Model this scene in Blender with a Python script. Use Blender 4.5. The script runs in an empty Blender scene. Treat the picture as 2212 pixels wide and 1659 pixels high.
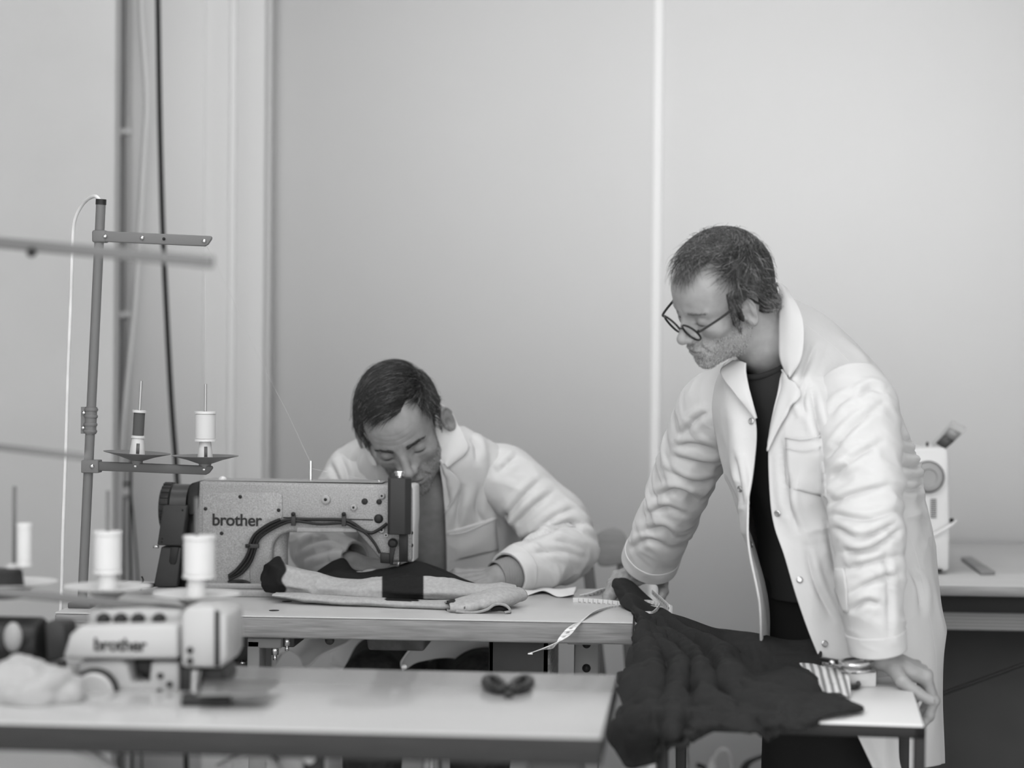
import bpy, math, random
import numpy as np
from mathutils import Matrix, Vector

random.seed(7)
RNG = np.random.default_rng(7)
scene = bpy.context.scene
COL = scene.collection

# ------------------------------------------------------------------ camera, light, exposure
FPX, CPX, CPY = 4500.0, 1106.0, 829.5          # focal length and centre in pixels of a 2212 x 1659 frame
YAW, PITCH, ROLL = math.radians(4.1), math.radians(0.73), math.radians(0.5)
CAM_O = np.array([0.0, 0.0, 1.262])


def rot_x(a):
    c, s = math.cos(a), math.sin(a)
    return np.array([[1, 0, 0], [0, c, -s], [0, s, c]], float)


def rot_y(a):
    c, s = math.cos(a), math.sin(a)
    return np.array([[c, 0, s], [0, 1, 0], [-s, 0, c]], float)


def rot_z(a):
    c, s = math.cos(a), math.sin(a)
    return np.array([[c, -s, 0], [s, c, 0], [0, 0, 1]], float)


CAM_R = rot_z(YAW) @ rot_x(math.pi / 2 - PITCH) @ rot_z(ROLL)
cam_data = bpy.data.cameras.new('camera')
cam = bpy.data.objects.new('camera', cam_data)
COL.objects.link(cam)
cam.matrix_world = Matrix([[*CAM_R[i], CAM_O[i]] for i in range(3)] + [[0, 0, 0, 1]])
cam_data.sensor_width = 36.0
cam_data.lens = 36.0 * FPX / 2212.0
cam_data.clip_start = 0.05
cam_data.dof.use_dof = True
cam_data.dof.focus_distance = 4.0
cam_data.dof.aperture_fstop = 1.9
scene.camera = cam

world = bpy.data.worlds.new('world')
scene.world = world
world.use_nodes = True
world.node_tree.nodes['Background'].inputs[0].default_value = (0.8, 0.8, 0.8, 1)
world.node_tree.nodes['Background'].inputs[1].default_value = 3.6


def area_light(name, loc, size, power, target=None, size_y=None):
    l = bpy.data.lights.new(name, 'AREA')
    l.energy = power
    l.shape = 'RECTANGLE'
    l.size = size
    l.size_y = size_y or size
    o = bpy.data.objects.new(name, l)
    COL.objects.link(o)
    o.location = loc
    d = Vector(target) - Vector(loc) if target else Vector((0, 0, -1))
    o.rotation_euler = d.to_track_quat('-Z', 'Y').to_euler()
    return o


# fluorescent rows under the ceiling of the workshop
area_light('ceiling_lamp_light', (-0.1, 4.3, 3.12), 3.0, 25, size_y=0.4)
area_light('ceiling_lamp_light', (-0.9, 2.35, 3.12), 2.4, 30, size_y=0.4)
area_light('ceiling_lamp_light', (-0.9, 0.95, 3.12), 2.4, 40, size_y=0.4)
scene.cycles.max_bounces = 6
scene.cycles.diffuse_bounces = 4

vs = scene.view_settings
vs.view_transform = 'Standard'
vs.look = 'None'
vs.exposure = -0.05
vs.gamma = 1.0
vs.use_curve_mapping = False


def P(px, py, d):
    """world point seen at pixel (px, py) at distance d along the viewing axis"""
    return CAM_O + CAM_R @ np.array([(px - CPX) / FPX * d, -(py - CPY) / FPX * d, -d])


def _ray(px, py):
    return CAM_R @ np.array([(px - CPX) / FPX, -(py - CPY) / FPX, -1.0])


def on_z(px, py, z):
    r = _ray(px, py)
    return CAM_O + r * ((z - CAM_O[2]) / r[2])


def on_y(px, py, y):
    r = _ray(px, py)
    return CAM_O + r * ((y - CAM_O[1]) / r[1])


# ------------------------------------------------------------------ materials
MATS = {}


def mat(name, g, rough=0.6, metal=0.0, noise=None, bump=None, spec=None, coat=None, sheen=None, trans=None, alpha=None):
    """grey principled material; noise=(scale, amount, detail), bump=(scale, strength, detail)"""
    if name in MATS:
        return MATS[name]
    m = bpy.data.materials.new(name)
    m.use_nodes = True
    nt = m.node_tree
    b = nt.nodes['Principled BSDF']
    col = (g, g, g, 1)
    b.inputs['Base Color'].default_value = col
    b.inputs['Roughness'].default_value = rough
    b.inputs['Metallic'].default_value = metal
    if spec is None and metal == 0 and g < 0.15:
        spec = 0.2
    if spec is not None:
        b.inputs['Specular IOR Level'].default_value = spec
    if coat is not None:
        b.inputs['Coat Weight'].default_value = coat
        b.inputs['Coat Roughness'].default_value = 0.15
    if sheen is not None:
        b.inputs['Sheen Weight'].default_value = sheen
        b.inputs['Sheen Roughness'].default_value = 0.5
    if trans is not None:
        b.inputs['Transmission Weight'].default_value = trans
        b.inputs['IOR'].default_value = 1.45
    if alpha is not None:
        b.inputs['Alpha'].default_value = alpha
    tc = nt.nodes.new('ShaderNodeTexCoord')
    if noise:
        n = nt.nodes.new('ShaderNodeTexNoise')
        n.inputs['Scale'].default_value = noise[0]
        n.inputs['Detail'].default_value = noise[2] if len(noise) > 2 else 4
        mp = nt.nodes.new('ShaderNodeMapping')
        nt.links.new(tc.outputs['Object'], mp.inputs['Vector'])
        if len(noise) > 3:
            mp.inputs['Scale'].default_value = noise[3]
        nt.links.new(mp.outputs['Vector'], n.inputs['Vector'])
        r = nt.nodes.new('ShaderNodeMapRange')
        r.inputs['From Min'].default_value = 0.3
        r.inputs['From Max'].default_value = 0.7
        r.inputs['To Min'].default_value = max(0, g * (1 - noise[1]))
        r.inputs['To Max'].default_value = min(1, g * (1 + noise[1]))
        nt.links.new(n.outputs['Fac'], r.inputs['Value'])
        nt.links.new(r.outputs['Result'], b.inputs['Base Color'])
    if bump:
        n2 = nt.nodes.new('ShaderNodeTexNoise')
        n2.inputs['Scale'].default_value = bump[0]
        n2.inputs['Detail'].default_value = bump[2] if len(bump) > 2 else 3
        nt.links.new(tc.outputs['Object'], n2.inputs['Vector'])
        bp = nt.nodes.new('ShaderNodeBump')
        bp.inputs['Strength'].default_value = bump[1]
        bp.inputs['Distance'].default_value = bump[3] if len(bump) > 3 else 0.002
        nt.links.new(n2.outputs['Fac'], bp.inputs['Height'])
        nt.links.new(bp.outputs['Normal'], b.inputs['Normal'])
    MATS[name] = m
    return m


def mat_stripes(name, g1, g2, axis, scale, rough=0.8, sharp=0.15, duty=0.5, distort=0.0, bump=0.0):
    m = bpy.data.materials.new(name)
    m.use_nodes = True
    nt = m.node_tree
    b = nt.nodes['Principled BSDF']
    b.inputs['Roughness'].default_value = rough
    tc = nt.nodes.new('ShaderNodeTexCoord')
    w = nt.nodes.new('ShaderNodeTexWave')
    w.wave_type = 'BANDS'
    w.bands_direction = axis
    w.inputs['Scale'].default_value = scale
    w.inputs['Distortion'].default_value = distort
    w.inputs['Detail'].default_value = 2
    nt.links.new(tc.outputs['Object'], w.inputs['Vector'])
    r = nt.nodes.new('ShaderNodeMapRange')
    r.inputs['From Min'].default_value = duty - sharp
    r.inputs['From Max'].default_value = duty + sharp
    r.inputs['To Min'].default_value = g1
    r.inputs['To Max'].default_value = g2
    nt.links.new(w.outputs['Fac'], r.inputs['Value'])
    nt.links.new(r.outputs['Result'], b.inputs['Base Color'])
    if bump:
        bp = nt.nodes.new('ShaderNodeBump')
        bp.inputs['Strength'].default_value = bump
        bp.inputs['Distance'].default_value = 0.002
        nt.links.new(w.outputs['Fac'], bp.inputs['Height'])
        nt.links.new(bp.outputs['Normal'], b.inputs['Normal'])
    MATS[name] = m
    return m


def mat_attr(name, attr='shade', rough=0.6, spec=0.3, bump=None, sheen=None, mottle=None, sss=None):
    """material whose grey comes from a per-vertex attribute of the thing itself (stubble, lips, dyed panels)"""
    m = bpy.data.materials.new(name)
    m.use_nodes = True
    nt = m.node_tree
    b = nt.nodes['Principled BSDF']
    b.inputs['Roughness'].default_value = rough
    b.inputs['Specular IOR Level'].default_value = spec
    if sheen:
        b.inputs['Sheen Weight'].default_value = sheen
    at = nt.nodes.new('ShaderNodeAttribute')
    at.attribute_name = attr
    src = at.outputs['Fac']
    tc = nt.nodes.new('ShaderNodeTexCoord')
    if mottle:
        n = nt.nodes.new('ShaderNodeTexNoise')
        n.inputs['Scale'].default_value = mottle[0]
        n.inputs['Detail'].default_value = 5
        nt.links.new(tc.outputs['Object'], n.inputs['Vector'])
        r = nt.nodes.new('ShaderNodeMapRange')
        r.inputs['From Min'].default_value = 0.3
        r.inputs['From Max'].default_value = 0.7
        r.inputs['To Min'].default_value = 1 - mottle[1]
        r.inputs['To Max'].default_value = 1 + mottle[1]
        nt.links.new(n.outputs['Fac'], r.inputs['Value'])
        mm = nt.nodes.new('ShaderNodeMath')
        mm.operation = 'MULTIPLY'
        nt.links.new(src, mm.inputs[0])
        nt.links.new(r.outputs['Result'], mm.inputs[1])
        src = mm.outputs[0]
    nt.links.new(src, b.inputs['Base Color'])
    if sss:
        b.inputs['Subsurface Weight'].default_value = sss
        b.inputs['Subsurface Radius'].default_value = (1, 1, 1)
        b.inputs['Subsurface Scale'].default_value = 0.004
    if bump:
        n2 = nt.nodes.new('ShaderNodeTexNoise')
        n2.inputs['Scale'].default_value = bump[0]
        n2.inputs['Detail'].default_value = 4
        nt.links.new(tc.outputs['Object'], n2.inputs['Vector'])
        bp = nt.nodes.new('ShaderNodeBump')
        bp.inputs['Strength'].default_value = bump[1]
        bp.inputs['Distance'].default_value = 0.001
        nt.links.new(n2.outputs['Fac'], bp.inputs['Height'])
        nt.links.new(bp.outputs['Normal'], b.inputs['Normal'])
    MATS[name] = m
    return m


# ------------------------------------------------------------------ objects
def root_loc(o):
    while o.parent is not None:
        o = o.parent
    return np.array(o.location[:])


def tag(o, label=None, cat=None, group=None, kind=None):
    if label:
        o['label'] = label
    if cat:
        o['category'] = cat
    if group:
        o['group'] = group
    if kind:
        o['kind'] = kind
    return o


def thing(name, loc, label, cat, group=None):
    o = bpy.data.objects.new(name, None)
    o.empty_display_size = 0.05
    COL.objects.link(o)
    o.location = tuple(float(v) for v in loc)
    return tag(o, label, cat, group)


def copy_tree(o, parent=None):
    c = o.copy()
    COL.objects.link(c)
    if parent is not None:
        c.parent = parent
    for ch in list(o.children):
        copy_tree(ch, c)
    return c


def norm(v):
    v = np.asarray(v, float)
    n = np.linalg.norm(v)
    return v / n if n > 1e-12 else v


def catmull(pts, n, closed=False):
    """n samples of a centripetal-ish Catmull-Rom through pts (any dimension), by chord length"""
    pts = np.asarray(pts, float)
    if closed:
        ext = np.vstack([pts[-1], pts, pts[0], pts[1]])
        m = len(pts)
    else:
        ext = np.vstack([2 * pts[0] - pts[1], pts, 2 * pts[-1] - pts[-2]])
        m = len(pts) - 1
    t = np.linspace(0, m, n, endpoint=not closed)
    i = np.minimum(t.astype(int), m - 1)
    f = (t - i)[:, None] if pts.ndim == 2 else t - i
    p0, p1, p2, p3 = ext[i], ext[i + 1], ext[i + 2], ext[i + 3]
    return 0.5 * (2 * p1 + (p2 - p0) * f + (2 * p0 - 5 * p1 + 4 * p2 - p3) * f ** 2 + (3 * p1 - p0 - 3 * p2 + p3) * f ** 3)


def net(ctrl, nu, nv, closed_u=False):
    """dense grid (nv, nu, 3) through a control net (rows v, columns u)"""
    ctrl = np.asarray(ctrl, float)
    rows = np.stack([catmull(r, nu, closed_u) for r in ctrl])
    return np.stack([catmull(rows[:, j], nv) for j in range(rows.shape[1])], axis=1)


def grid_normals(g, closed_u=False):
    if closed_u:
        du = np.roll(g, -1, 1) - np.roll(g, 1, 1)
    else:
        du = np.gradient(g, axis=1)
    dv = np.gradient(g, axis=0)
    n = np.cross(du, dv)
    return n / np.maximum(np.linalg.norm(n, axis=2, keepdims=True), 1e-12)


class MB:
    """collects shapes in world coordinates, then links them as ONE mesh object"""

    def __init__(self):
        self.v, self.f, self.n = [], [], 0
        self.fm = []

    def add(self, v, f, mi=0):
        v = np.asarray(v, float).reshape(-1, 3)
        self.v.append(v)
        self.f += [tuple(int(i) + self.n for i in q) for q in f]
        self.fm += [mi] * len(f)
        self.n += len(v)
        return self

    def box(self, c, s, R=None, mi=0):
        x, y, z = np.asarray(s, float) / 2
        v = np.array([[-x, -y, -z], [x, -y, -z], [x, y, -z], [-x, y, -z], [-x, -y, z], [x, -y, z], [x, y, z], [-x, y, z]])
        if R is not None:
            v = v @ np.asarray(R).T
        return self.add(v + np.asarray(c, float), [(0, 3, 2, 1), (4, 5, 6, 7), (0, 1, 5, 4), (1, 2, 6, 5), (2, 3, 7, 6), (3, 0, 4, 7)], mi)

    def box2(self, a, b, mi=0):
        a, b = np.asarray(a, float), np.asarray(b, float)
        return self.box((a + b) / 2, np.abs(b - a), None, mi)

    def bar(self, p0, p1, w, h, up=(0, 0, 1), mi=0):
        """rectangular bar from p0 to p1"""
        p0, p1 = np.asarray(p0, float), np.asarray(p1, float)
        d = norm(p1 - p0)
        s = np.cross(d, up)
        if np.linalg.norm(s) < 1e-6:
            s = np.cross(d, (0, 1, 0))
        s = norm(s)
        u = np.cross(s, d)
        R = np.stack([s, d, u], axis=1)
        return self.box((p0 + p1) / 2, (w, np.linalg.norm(p1 - p0), h), R, mi)

    def cyl(self, p0, p1, r0, r1=None, n=20, caps=True, mi=0):
        r1 = r0 if r1 is None else r1
        p0, p1 = np.asarray(p0, float), np.asarray(p1, float)
        d = norm(p1 - p0)
        a = np.cross(d, (0, 0, 1) if abs(d[2]) < 0.9 else (1, 0, 0))
        a = norm(a)
        b = np.cross(d, a)
        t = np.linspace(0, 2 * np.pi, n, endpoint=False)
        ring = np.cos(t)[:, None] * a + np.sin(t)[:, None] * b
        v = np.vstack([p0 + ring * r0, p1 + ring * r1])
        f = [(i, (i + 1) % n, n + (i + 1) % n, n + i) for i in range(n)]
        if caps:
            f += [tuple(range(n))[::-1], tuple(range(n, 2 * n))]
        return self.add(v, f, mi)

    def lathe(self, prof, c, axis=(0, 0, 1), n=32, mi=0):
        """prof: list of (radius, height) along axis from c"""
        d = norm(axis)
        a = norm(np.cross(d, (0, 0, 1) if abs(d[2]) < 0.9 else (1, 0, 0)))
        b = np.cross(d, a)
        t = np.linspace(0, 2 * np.pi, n, endpoint=False)
        ring = np.cos(t)[:, None] * a + np.sin(t)[:, None] * b
        v = np.vstack([np.asarray(c, float) + ring * max(r, 1e-5) + d * h for r, h in prof])
        f = []
        for k in range(len(prof) - 1):
            f += [(k * n + i, k * n + (i + 1) % n, (k + 1) * n + (i + 1) % n, (k + 1) * n + i) for i in range(n)]
        f.append(tuple(range(n))[::-1])
        f.append(tuple(range((len(prof) - 1) * n, len(prof) * n)))
        return self.add(v, f, mi)

    def tube(self, pts, r, n=10, samples=None, smooth=True, caps=True, closed=False, mi=0):
        pts = np.asarray(pts, float)
        r = np.broadcast_to(np.asarray(r, float), (len(pts),))
        if smooth and len(pts) > 2:
            samples = samples or len(pts) * 6
            pr = catmull(np.hstack([pts, r[:, None]]), samples, closed)
            pts, r = pr[:, :3], pr[:, 3]
        m = len(pts)
        tg = np.gradient(pts, axis=0) if not closed else np.roll(pts, -1, 0) - np.roll(pts, 1, 0)
        tg /= np.maximum(np.linalg.norm(tg, axis=1, keepdims=True), 1e-12)
        a = np.cross(tg[0], (0, 0, 1) if abs(tg[0][2]) < 0.9 else (1, 0, 0))
        fr = []
        for k in range(m):
            a = a - tg[k] * np.dot(a, tg[k])
            a = norm(a)
            fr.append((a.copy(), np.cross(tg[k], a)))
        t = np.linspace(0, 2 * np.pi, n, endpoint=False)
        v = np.vstack([pts[k] + r[k] * (np.cos(t)[:, None] * fr[k][0] + np.sin(t)[:, None] * fr[k][1]) for k in range(m)])
        f = []
        for k in range(m - 1 + (1 if closed else 0)):
            k2 = (k + 1) % m
            f += [(k * n + i, k * n + (i + 1) % n, k2 * n + (i + 1) % n, k2 * n + i) for i in range(n)]
        if caps and not closed:
            f += [tuple(range(n))[::-1], tuple(range((m - 1) * n, m * n))]
        return self.add(v, f, mi)

    def ribbon(self, pts, width_vecs, thick=0.0008, samples=None, mi=0):
        """flat band following pts, width_vecs = half-width vectors"""
        g = np.hstack([np.asarray(pts, float), np.asarray(width_vecs, float)])
        g = catmull(g, samples or len(pts) * 8)
        a, b = g[:, :3] - g[:, 3:], g[:, :3] + g[:, 3:]
        return self.grid(np.stack([a, b], axis=1), thick=thick, mi=mi)

    def grid(self, g, closed_u=False, closed_v=False, thick=None, mi=0):
        g = np.asarray(g, float)
        if thick:
            nr = grid_normals(g, closed_u) * thick / 2
            top, bot = g + nr, g - nr
            h, w = g.shape[:2]
            base = self.n
            self.grid(top, closed_u, mi=mi)
            self.grid(bot[:, ::-1] if not closed_u else bot[::-1], closed_u, mi=mi)
            # rims
            def tix(i, j):
                return base + i * w + j
            def bix(i, j):
                return base + h * w + (i * w + (w - 1 - j) if not closed_u else (h - 1 - i) * w + j)
            q = []
            ju = range(w if closed_u else w - 1)
            for j in ju:
                j2 = (j + 1) % w
                q.append((tix(0, j2), tix(0, j), bix(0, j), bix(0, j2)))
                q.append((tix(h - 1, j), tix(h - 1, j2), bix(h - 1, j2), bix(h - 1, j)))
            if not closed_u:
                for i in range(h - 1):
                    q.append((tix(i, 0), tix(i + 1, 0), bix(i + 1, 0), bix(i, 0)))
                    q.append((tix(i + 1, w - 1), tix(i, w - 1), bix(i, w - 1), bix(i + 1, w - 1)))
            self.f += q
            self.fm += [mi] * len(q)
            return self
        h, w = g.shape[:2]
        ii, jj = np.meshgrid(np.arange(h if closed_v else h - 1), np.arange(w if closed_u else w - 1), indexing='ij')
        i2, j2 = (ii + 1) % h, (jj + 1) % w
        f = np.stack([ii * w + jj, ii * w + j2, i2 * w + j2, i2 * w + jj], axis=-1).reshape(-1, 4)
        return self.add(g.reshape(-1, 3), f.tolist(), mi)

    def prism(self, poly, depth_vec, mi=0):
        """closed planar polygon (world points) pushed along depth_vec"""
        p = np.asarray(poly, float)
        n = len(p)
        v = np.vstack([p, p + np.asarray(depth_vec, float)])
        f = [(i, (i + 1) % n, n + (i + 1) % n, n + i) for i in range(n)]
        f += [tuple(range(n))[::-1], tuple(range(n, 2 * n))]
        return self.add(v, f, mi)

    def sphere(self, c, r, n=16, m=10, R=None, mi=0):
        r = np.broadcast_to(np.asarray(r, float), (3,))
        th = np.linspace(0, np.pi, m)
        ph = np.linspace(0, 2 * np.pi, n, endpoint=False)
        g = np.stack([np.outer(np.sin(th), np.cos(ph)) * r[0], np.outer(np.sin(th), np.sin(ph)) * r[1], np.outer(np.cos(th), np.ones(n)) * r[2]], axis=-1)
        if R is not None:
            g = g @ np.asarray(R).T
        return self.grid(g + np.asarray(c, float), closed_u=True, mi=mi)

    def build(self, name, material, parent=None, smooth=False, bevel=0.0, label=None, cat=None, group=None, kind=None, angle=40, solid=None, subsurf=0, shade=None):
        v = np.vstack(self.v)
        if parent is None:
            lo, hi = v.min(0), v.max(0)
            base = np.array([(lo[0] + hi[0]) / 2, (lo[1] + hi[1]) / 2, lo[2]])
        else:
            base = root_loc(parent)
        me = bpy.data.meshes.new(name)
        vv = v - base
        sizes = np.fromiter((len(q) for q in self.f), dtype=np.int32, count=len(self.f))
        loops = np.fromiter((i for q in self.f for i in q), dtype=np.int32, count=int(sizes.sum()))
        me.vertices.add(len(vv))
        me.vertices.foreach_set('co', vv.astype(np.float32).ravel())
        me.loops.add(len(loops))
        me.loops.foreach_set('vertex_index', loops)
        me.polygons.add(len(sizes))
        me.polygons.foreach_set('loop_start', np.concatenate([[0], np.cumsum(sizes)[:-1]]).astype(np.int32))
        if isinstance(material, (list, tuple)):
            for m in material:
                me.materials.append(m)
            me.polygons.foreach_set('material_index', np.asarray(self.fm, np.int32))
        else:
            me.materials.append(material)
        me.update(calc_edges=True)
        me.validate()
        if smooth:
            me.polygons.foreach_set('use_smooth', np.ones(len(me.polygons), bool))
        if shade is not None:
            at = me.attributes.new('shade', 'FLOAT', 'POINT')
            at.data.foreach_set('value', np.asarray(shade, np.float32))
        o = bpy.data.objects.new(name, me)
        COL.objects.link(o)
        if parent is None:
            o.location = tuple(base)
        else:
            o.parent = parent
        if bevel:
            b = o.modifiers.new('bevel', 'BEVEL')
            b.width = bevel
            b.segments = 2
            b.limit_method = 'ANGLE'
            b.angle_limit = math.radians(35)
            b.harden_normals = False
        if solid:
            s = o.modifiers.new('solid', 'SOLIDIFY')
            s.thickness = solid
            s.offset = 0
        if subsurf:
            s = o.modifiers.new('sub', 'SUBSURF')
            s.levels = s.render_levels = subsurf
        if smooth and angle and not subsurf:
            try:
                me.set_sharp_from_angle(angle=math.radians(angle))
            except Exception:
                pass
        return tag(o, label, cat, group, kind)


# ------------------------------------------------------------------ noise
def _hash(ix, iy, iz, seed):
    h = (ix * 374761393 + iy * 668265263 + iz * 2147483647 + seed * 144665) & 0x7fffffff
    h = ((h ^ (h >> 13)) * 1274126177) & 0x7fffffff
    return ((h ^ (h >> 16)) & 0xffff) / 65535.0


def vnoise(p, seed=0):
    """value noise, p (...,3) -> (...) in 0..1"""
    p = np.asarray(p, float)
    i = np.floor(p).astype(np.int64)
    f = p - i
    f = f * f * f * (f * (f * 6 - 15) + 10)
    r = 0
    for dx in (0, 1):
        wx = f[..., 0] if dx else 1 - f[..., 0]
        for dy in (0, 1):
            wy = f[..., 1] if dy else 1 - f[..., 1]
            for dz in (0, 1):
                wz = f[..., 2] if dz else 1 - f[..., 2]
                r = r + wx * wy * wz * _hash(i[..., 0] + dx, i[..., 1] + dy, i[..., 2] + dz, seed)
    return r


def fbm(p, seed=0, octv=3):
    r, a, s = 0, 1.0, 0
    p = np.asarray(p, float)
    for k in range(octv):
        r = r + a * (vnoise(p, seed + k * 17) - 0.5)
        s += a
        a *= 0.5
        p = p * 2.03 + 7.1
    return r / s * 2


def ridge(p, seed=0):
    return 1 - np.abs(2 * vnoise(p, seed) - 1) * 2


def smoothstep(a, b, x):
    t = np.clip((x - a) / (b - a), 0, 1)
    return t * t * (3 - 2 * t)


def text_obj(name, body, size, loc, R, extrude, material, parent=None, bold=0.0, spacing=1.0):
    """lettering as real raised geometry"""
    c = bpy.data.curves.new(name, 'FONT')
    c.body = body
    c.size = size
    c.extrude = extrude
    c.offset = bold
    c.space_character = spacing
    c.align_x = 'CENTER'
    c.align_y = 'CENTER'
    c.materials.append(material)
    tmp = bpy.data.objects.new(name, c)
    COL.objects.link(tmp)
    bpy.context.view_layer.update()
    me = bpy.data.meshes.new_from_object(tmp.evaluated_get(bpy.context.evaluated_depsgraph_get()))
    bpy.data.objects.remove(tmp)
    me.name = name
    if not me.materials:
        me.materials.append(material)
    o = bpy.data.objects.new(name, me)
    COL.objects.link(o)
    base = np.zeros(3)
    if parent is not None:
        o.parent = parent
        base = root_loc(parent)
    M = Matrix([[*np.asarray(R)[i], float(loc[i] - base[i])] for i in range(3)] + [[0, 0, 0, 1]])
    o.matrix_local = M
    return o
# ------------------------------------------------------------------ the room
M_WALL = mat('wall_paint', 0.67, 0.75, noise=(1.3, 0.02, 3), bump=(60, 0.05, 3))
M_WALL_L = mat('left_wall_paint', 0.43, 0.7, noise=(2.2, 0.05, 5), bump=(25, 0.06, 4))
M_BAND = mat('panel_grey', 0.56, 0.6)
M_BAND2 = mat('panel_joint_grey', 0.45, 0.6)
M_STRIP = mat('joint_strip_white', 0.80, 0.55)
M_FLOOR = mat('floor_concrete', 0.68, 0.6, noise=(4, 0.15, 5))
M_CEIL = mat('ceiling_white', 0.75, 0.9)
M_WHITE_PLASTIC = mat('white_plastic', 0.68, 0.45)
M_BLACK_CABLE = mat('black_rubber', 0.02, 0.5)
M_STEEL_GREY = mat('grey_painted_steel', 0.13, 0.42, noise=(40, 0.05, 3))
M_CHROME = mat('bright_metal', 0.65, 0.25, metal=1.0)
M_DARK = mat('black_plastic', 0.018, 0.4)

YB = 5.745


def Xat(px, py, y):
    return on_y(px, py, y)[0]


x_main = Xat(570, 600, YB)
MB().box2((x_main, YB, -0.02), (2.6, YB + 0.1, 3.2)).build('wall_back', M_WALL, kind='structure')
MB().box2((2.6, 1.0, -0.02), (2.7, YB + 0.1, 3.2)).build('wall_right', M_WALL, kind='structure')
MB().box2((-3.2, -1.2, -0.1), (2.7, YB + 0.1, 0.0)).build('floor', M_FLOOR, kind='structure')
MB().box2((-3.2, -1.2, 3.2), (2.7, YB + 0.1, 3.3)).build('ceiling', M_CEIL, kind='structure')
# white cover strip on the joint of the wall boards
xs = Xat(1419, 500, YB)
MB().box2((xs - 0.0125, YB - 0.006, 0), (xs + 0.0125, YB, 3.2)).build('trim_1', M_STRIP, kind='structure', bevel=0.002)
# grey upright profile where the boards end: stepped panels with a pale rib between them
YR = 5.66
x0, x1, x2, x3 = (Xat(p, 600, YR) for p in (436, 494, 507, 569))
MB().box2((x0, YR, 0), (x1, YR + 0.2, 3.2)).build('trim_2', M_BAND, kind='structure', bevel=0.003)
MB().box2((x1, YR - 0.004, 0), (x2, YR + 0.2, 3.2)).build('trim_3', mat('rib_pale', 0.64, 0.5), kind='structure', bevel=0.003)
MB().box2((x2, YR + 0.003, 0), (x3, YR + 0.2, 3.2)).build('trim_4', M_BAND, kind='structure', bevel=0.003)
MB().box2((x3, YR + 0.025, 0), (x3 + 0.014, YR + 0.2, 3.2)).build('trim_5', M_BAND2, kind='structure', bevel=0.002)
# recessed wall with the service pipes, and the wall corner at the far left
YN = 5.62
MB().box2((-3.2, YN, 0), (x0 + 0.004, YN + 0.2, 3.2)).build('wall_niche', M_WALL, kind='structure')
YL = 5.15
xl = Xat(246, 600, YL)
MB().box2((-3.2, YL, 0), (xl, YL + 0.06, 3.2)).build('wall_left', M_WALL_L, kind='structure', bevel=0.004)
MB().box2((-3.3, -1.2, -0.02), (-3.2, YL + 0.6, 3.2)).build('wall_side', M_WALL, kind='structure')


def vline(px_top, px_bot, y):
    a, b = on_y(px_top, 0, y), on_y(px_bot, 1300, y)
    return a + (a - b) * 0.35, b + (b - a) * 0.6


# service pipe with saddle clips
YP = 5.56
t = thing('conduit_pipe', (Xat(275, 600, YP), YP, 0.0), 'pale grey conduit pipe running up the wall corner with saddle clips', 'pipe')
a, b = vline(277, 274, YP)
MB().cyl(a, b, 0.0115, n=18).build('pipe', mat('pipe_grey', 0.46, 0.5), t, smooth=True)
a2, b2 = vline(261, 258, YP + 0.02)
MB().cyl(a2, b2, 0.006, n=12).build('pipe', mat('recess_shade', 0.26, 0.5), t, smooth=True, label='thin dark rod standing in for the shaded gap')  # dark rod drawn as the shade in the gap beside the pipe
for py in (285, 680, 1064):
    c = on_y(270, py, YP - 0.005)
    MB().box(c, (0.034, 0.034, 0.018)).build('clip', M_WHITE_PLASTIC, t, bevel=0.003)
c = on_y(272, 1044, YP - 0.012)
MB().box(c, (0.03, 0.006, 0.005)).build('cable_tie', M_DARK, t)

# pale hose and black power cable
pts = [on_y(x, y, 5.5) for x, y in ((302, -160), (303, 0), (311, 130), (316, 220), (310, 330), (302, 480), (292, 640), (276, 800), (264, 940), (258, 1100), (255, 1300))]
MB().tube(pts, 0.0075, n=12, samples=60).build('hose', M_WHITE_PLASTIC, smooth=True, label='white plastic hose curving down beside the conduit pipe', cat='hose')
pts = [on_y(x, y, 5.35) for x, y in ((338, -160), (341, 0), (345, 250), (351, 480), (361, 700), (371, 880), (383, 1040), (392, 1200), (398, 1400), (402, 1650), (404, 1838))]
MB().tube(pts, 0.0072, n=12, samples=60).build('power_cable', M_BLACK_CABLE, smooth=True, label='thick black power cable hanging down the wall behind the thread stand', cat='cable')
pts = [on_y(x, y, 5.42) for x, y in ((283, 985), (282, 1060), (281, 1150), (283, 1260), (284, 1400), (285, 1620), (286, 1818))]
MB().tube(pts, 0.0036, n=10, samples=30).build('power_cable', M_BLACK_CABLE, smooth=True, label='thin straight black cable tied to the conduit pipe', cat='cable')
pts = [on_y(x, y, 5.40) for x, y in ((283, 1068), (287, 1110), (293, 1180), (298, 1260), (303, 1400), (306, 1620), (308, 1822))]
MB().tube(pts, 0.0024, n=8, samples=30).build('power_cable', M_BLACK_CABLE, smooth=True, label='thin black cable splaying out to the right below the pipe clip', cat='cable')
# ------------------------------------------------------------------ sewing tables
def mat_wood(name, g, axis_scale, amount=0.25, rough=0.55, scale=9.0):
    return mat(name, g, rough, noise=(scale, amount, 6, axis_scale), bump=(90, 0.05, 3))


M_LAM = mat('laminate_top', 0.42, 0.3, noise=(7, 0.04, 4), spec=0.5)
M_EDGE = mat_wood('beech_edge', 0.17, (1.2, 20, 22), 0.3)
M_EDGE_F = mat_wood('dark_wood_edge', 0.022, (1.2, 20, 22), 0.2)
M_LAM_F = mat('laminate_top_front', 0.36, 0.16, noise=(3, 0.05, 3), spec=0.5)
M_DRAWER = mat('dark_grey_board', 0.04, 0.55, noise=(12, 0.15, 4))
M_CAST = mat('dark_cast_metal', 0.045, 0.45, noise=(30, 0.3, 4))
TZ = 0.77


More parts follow.
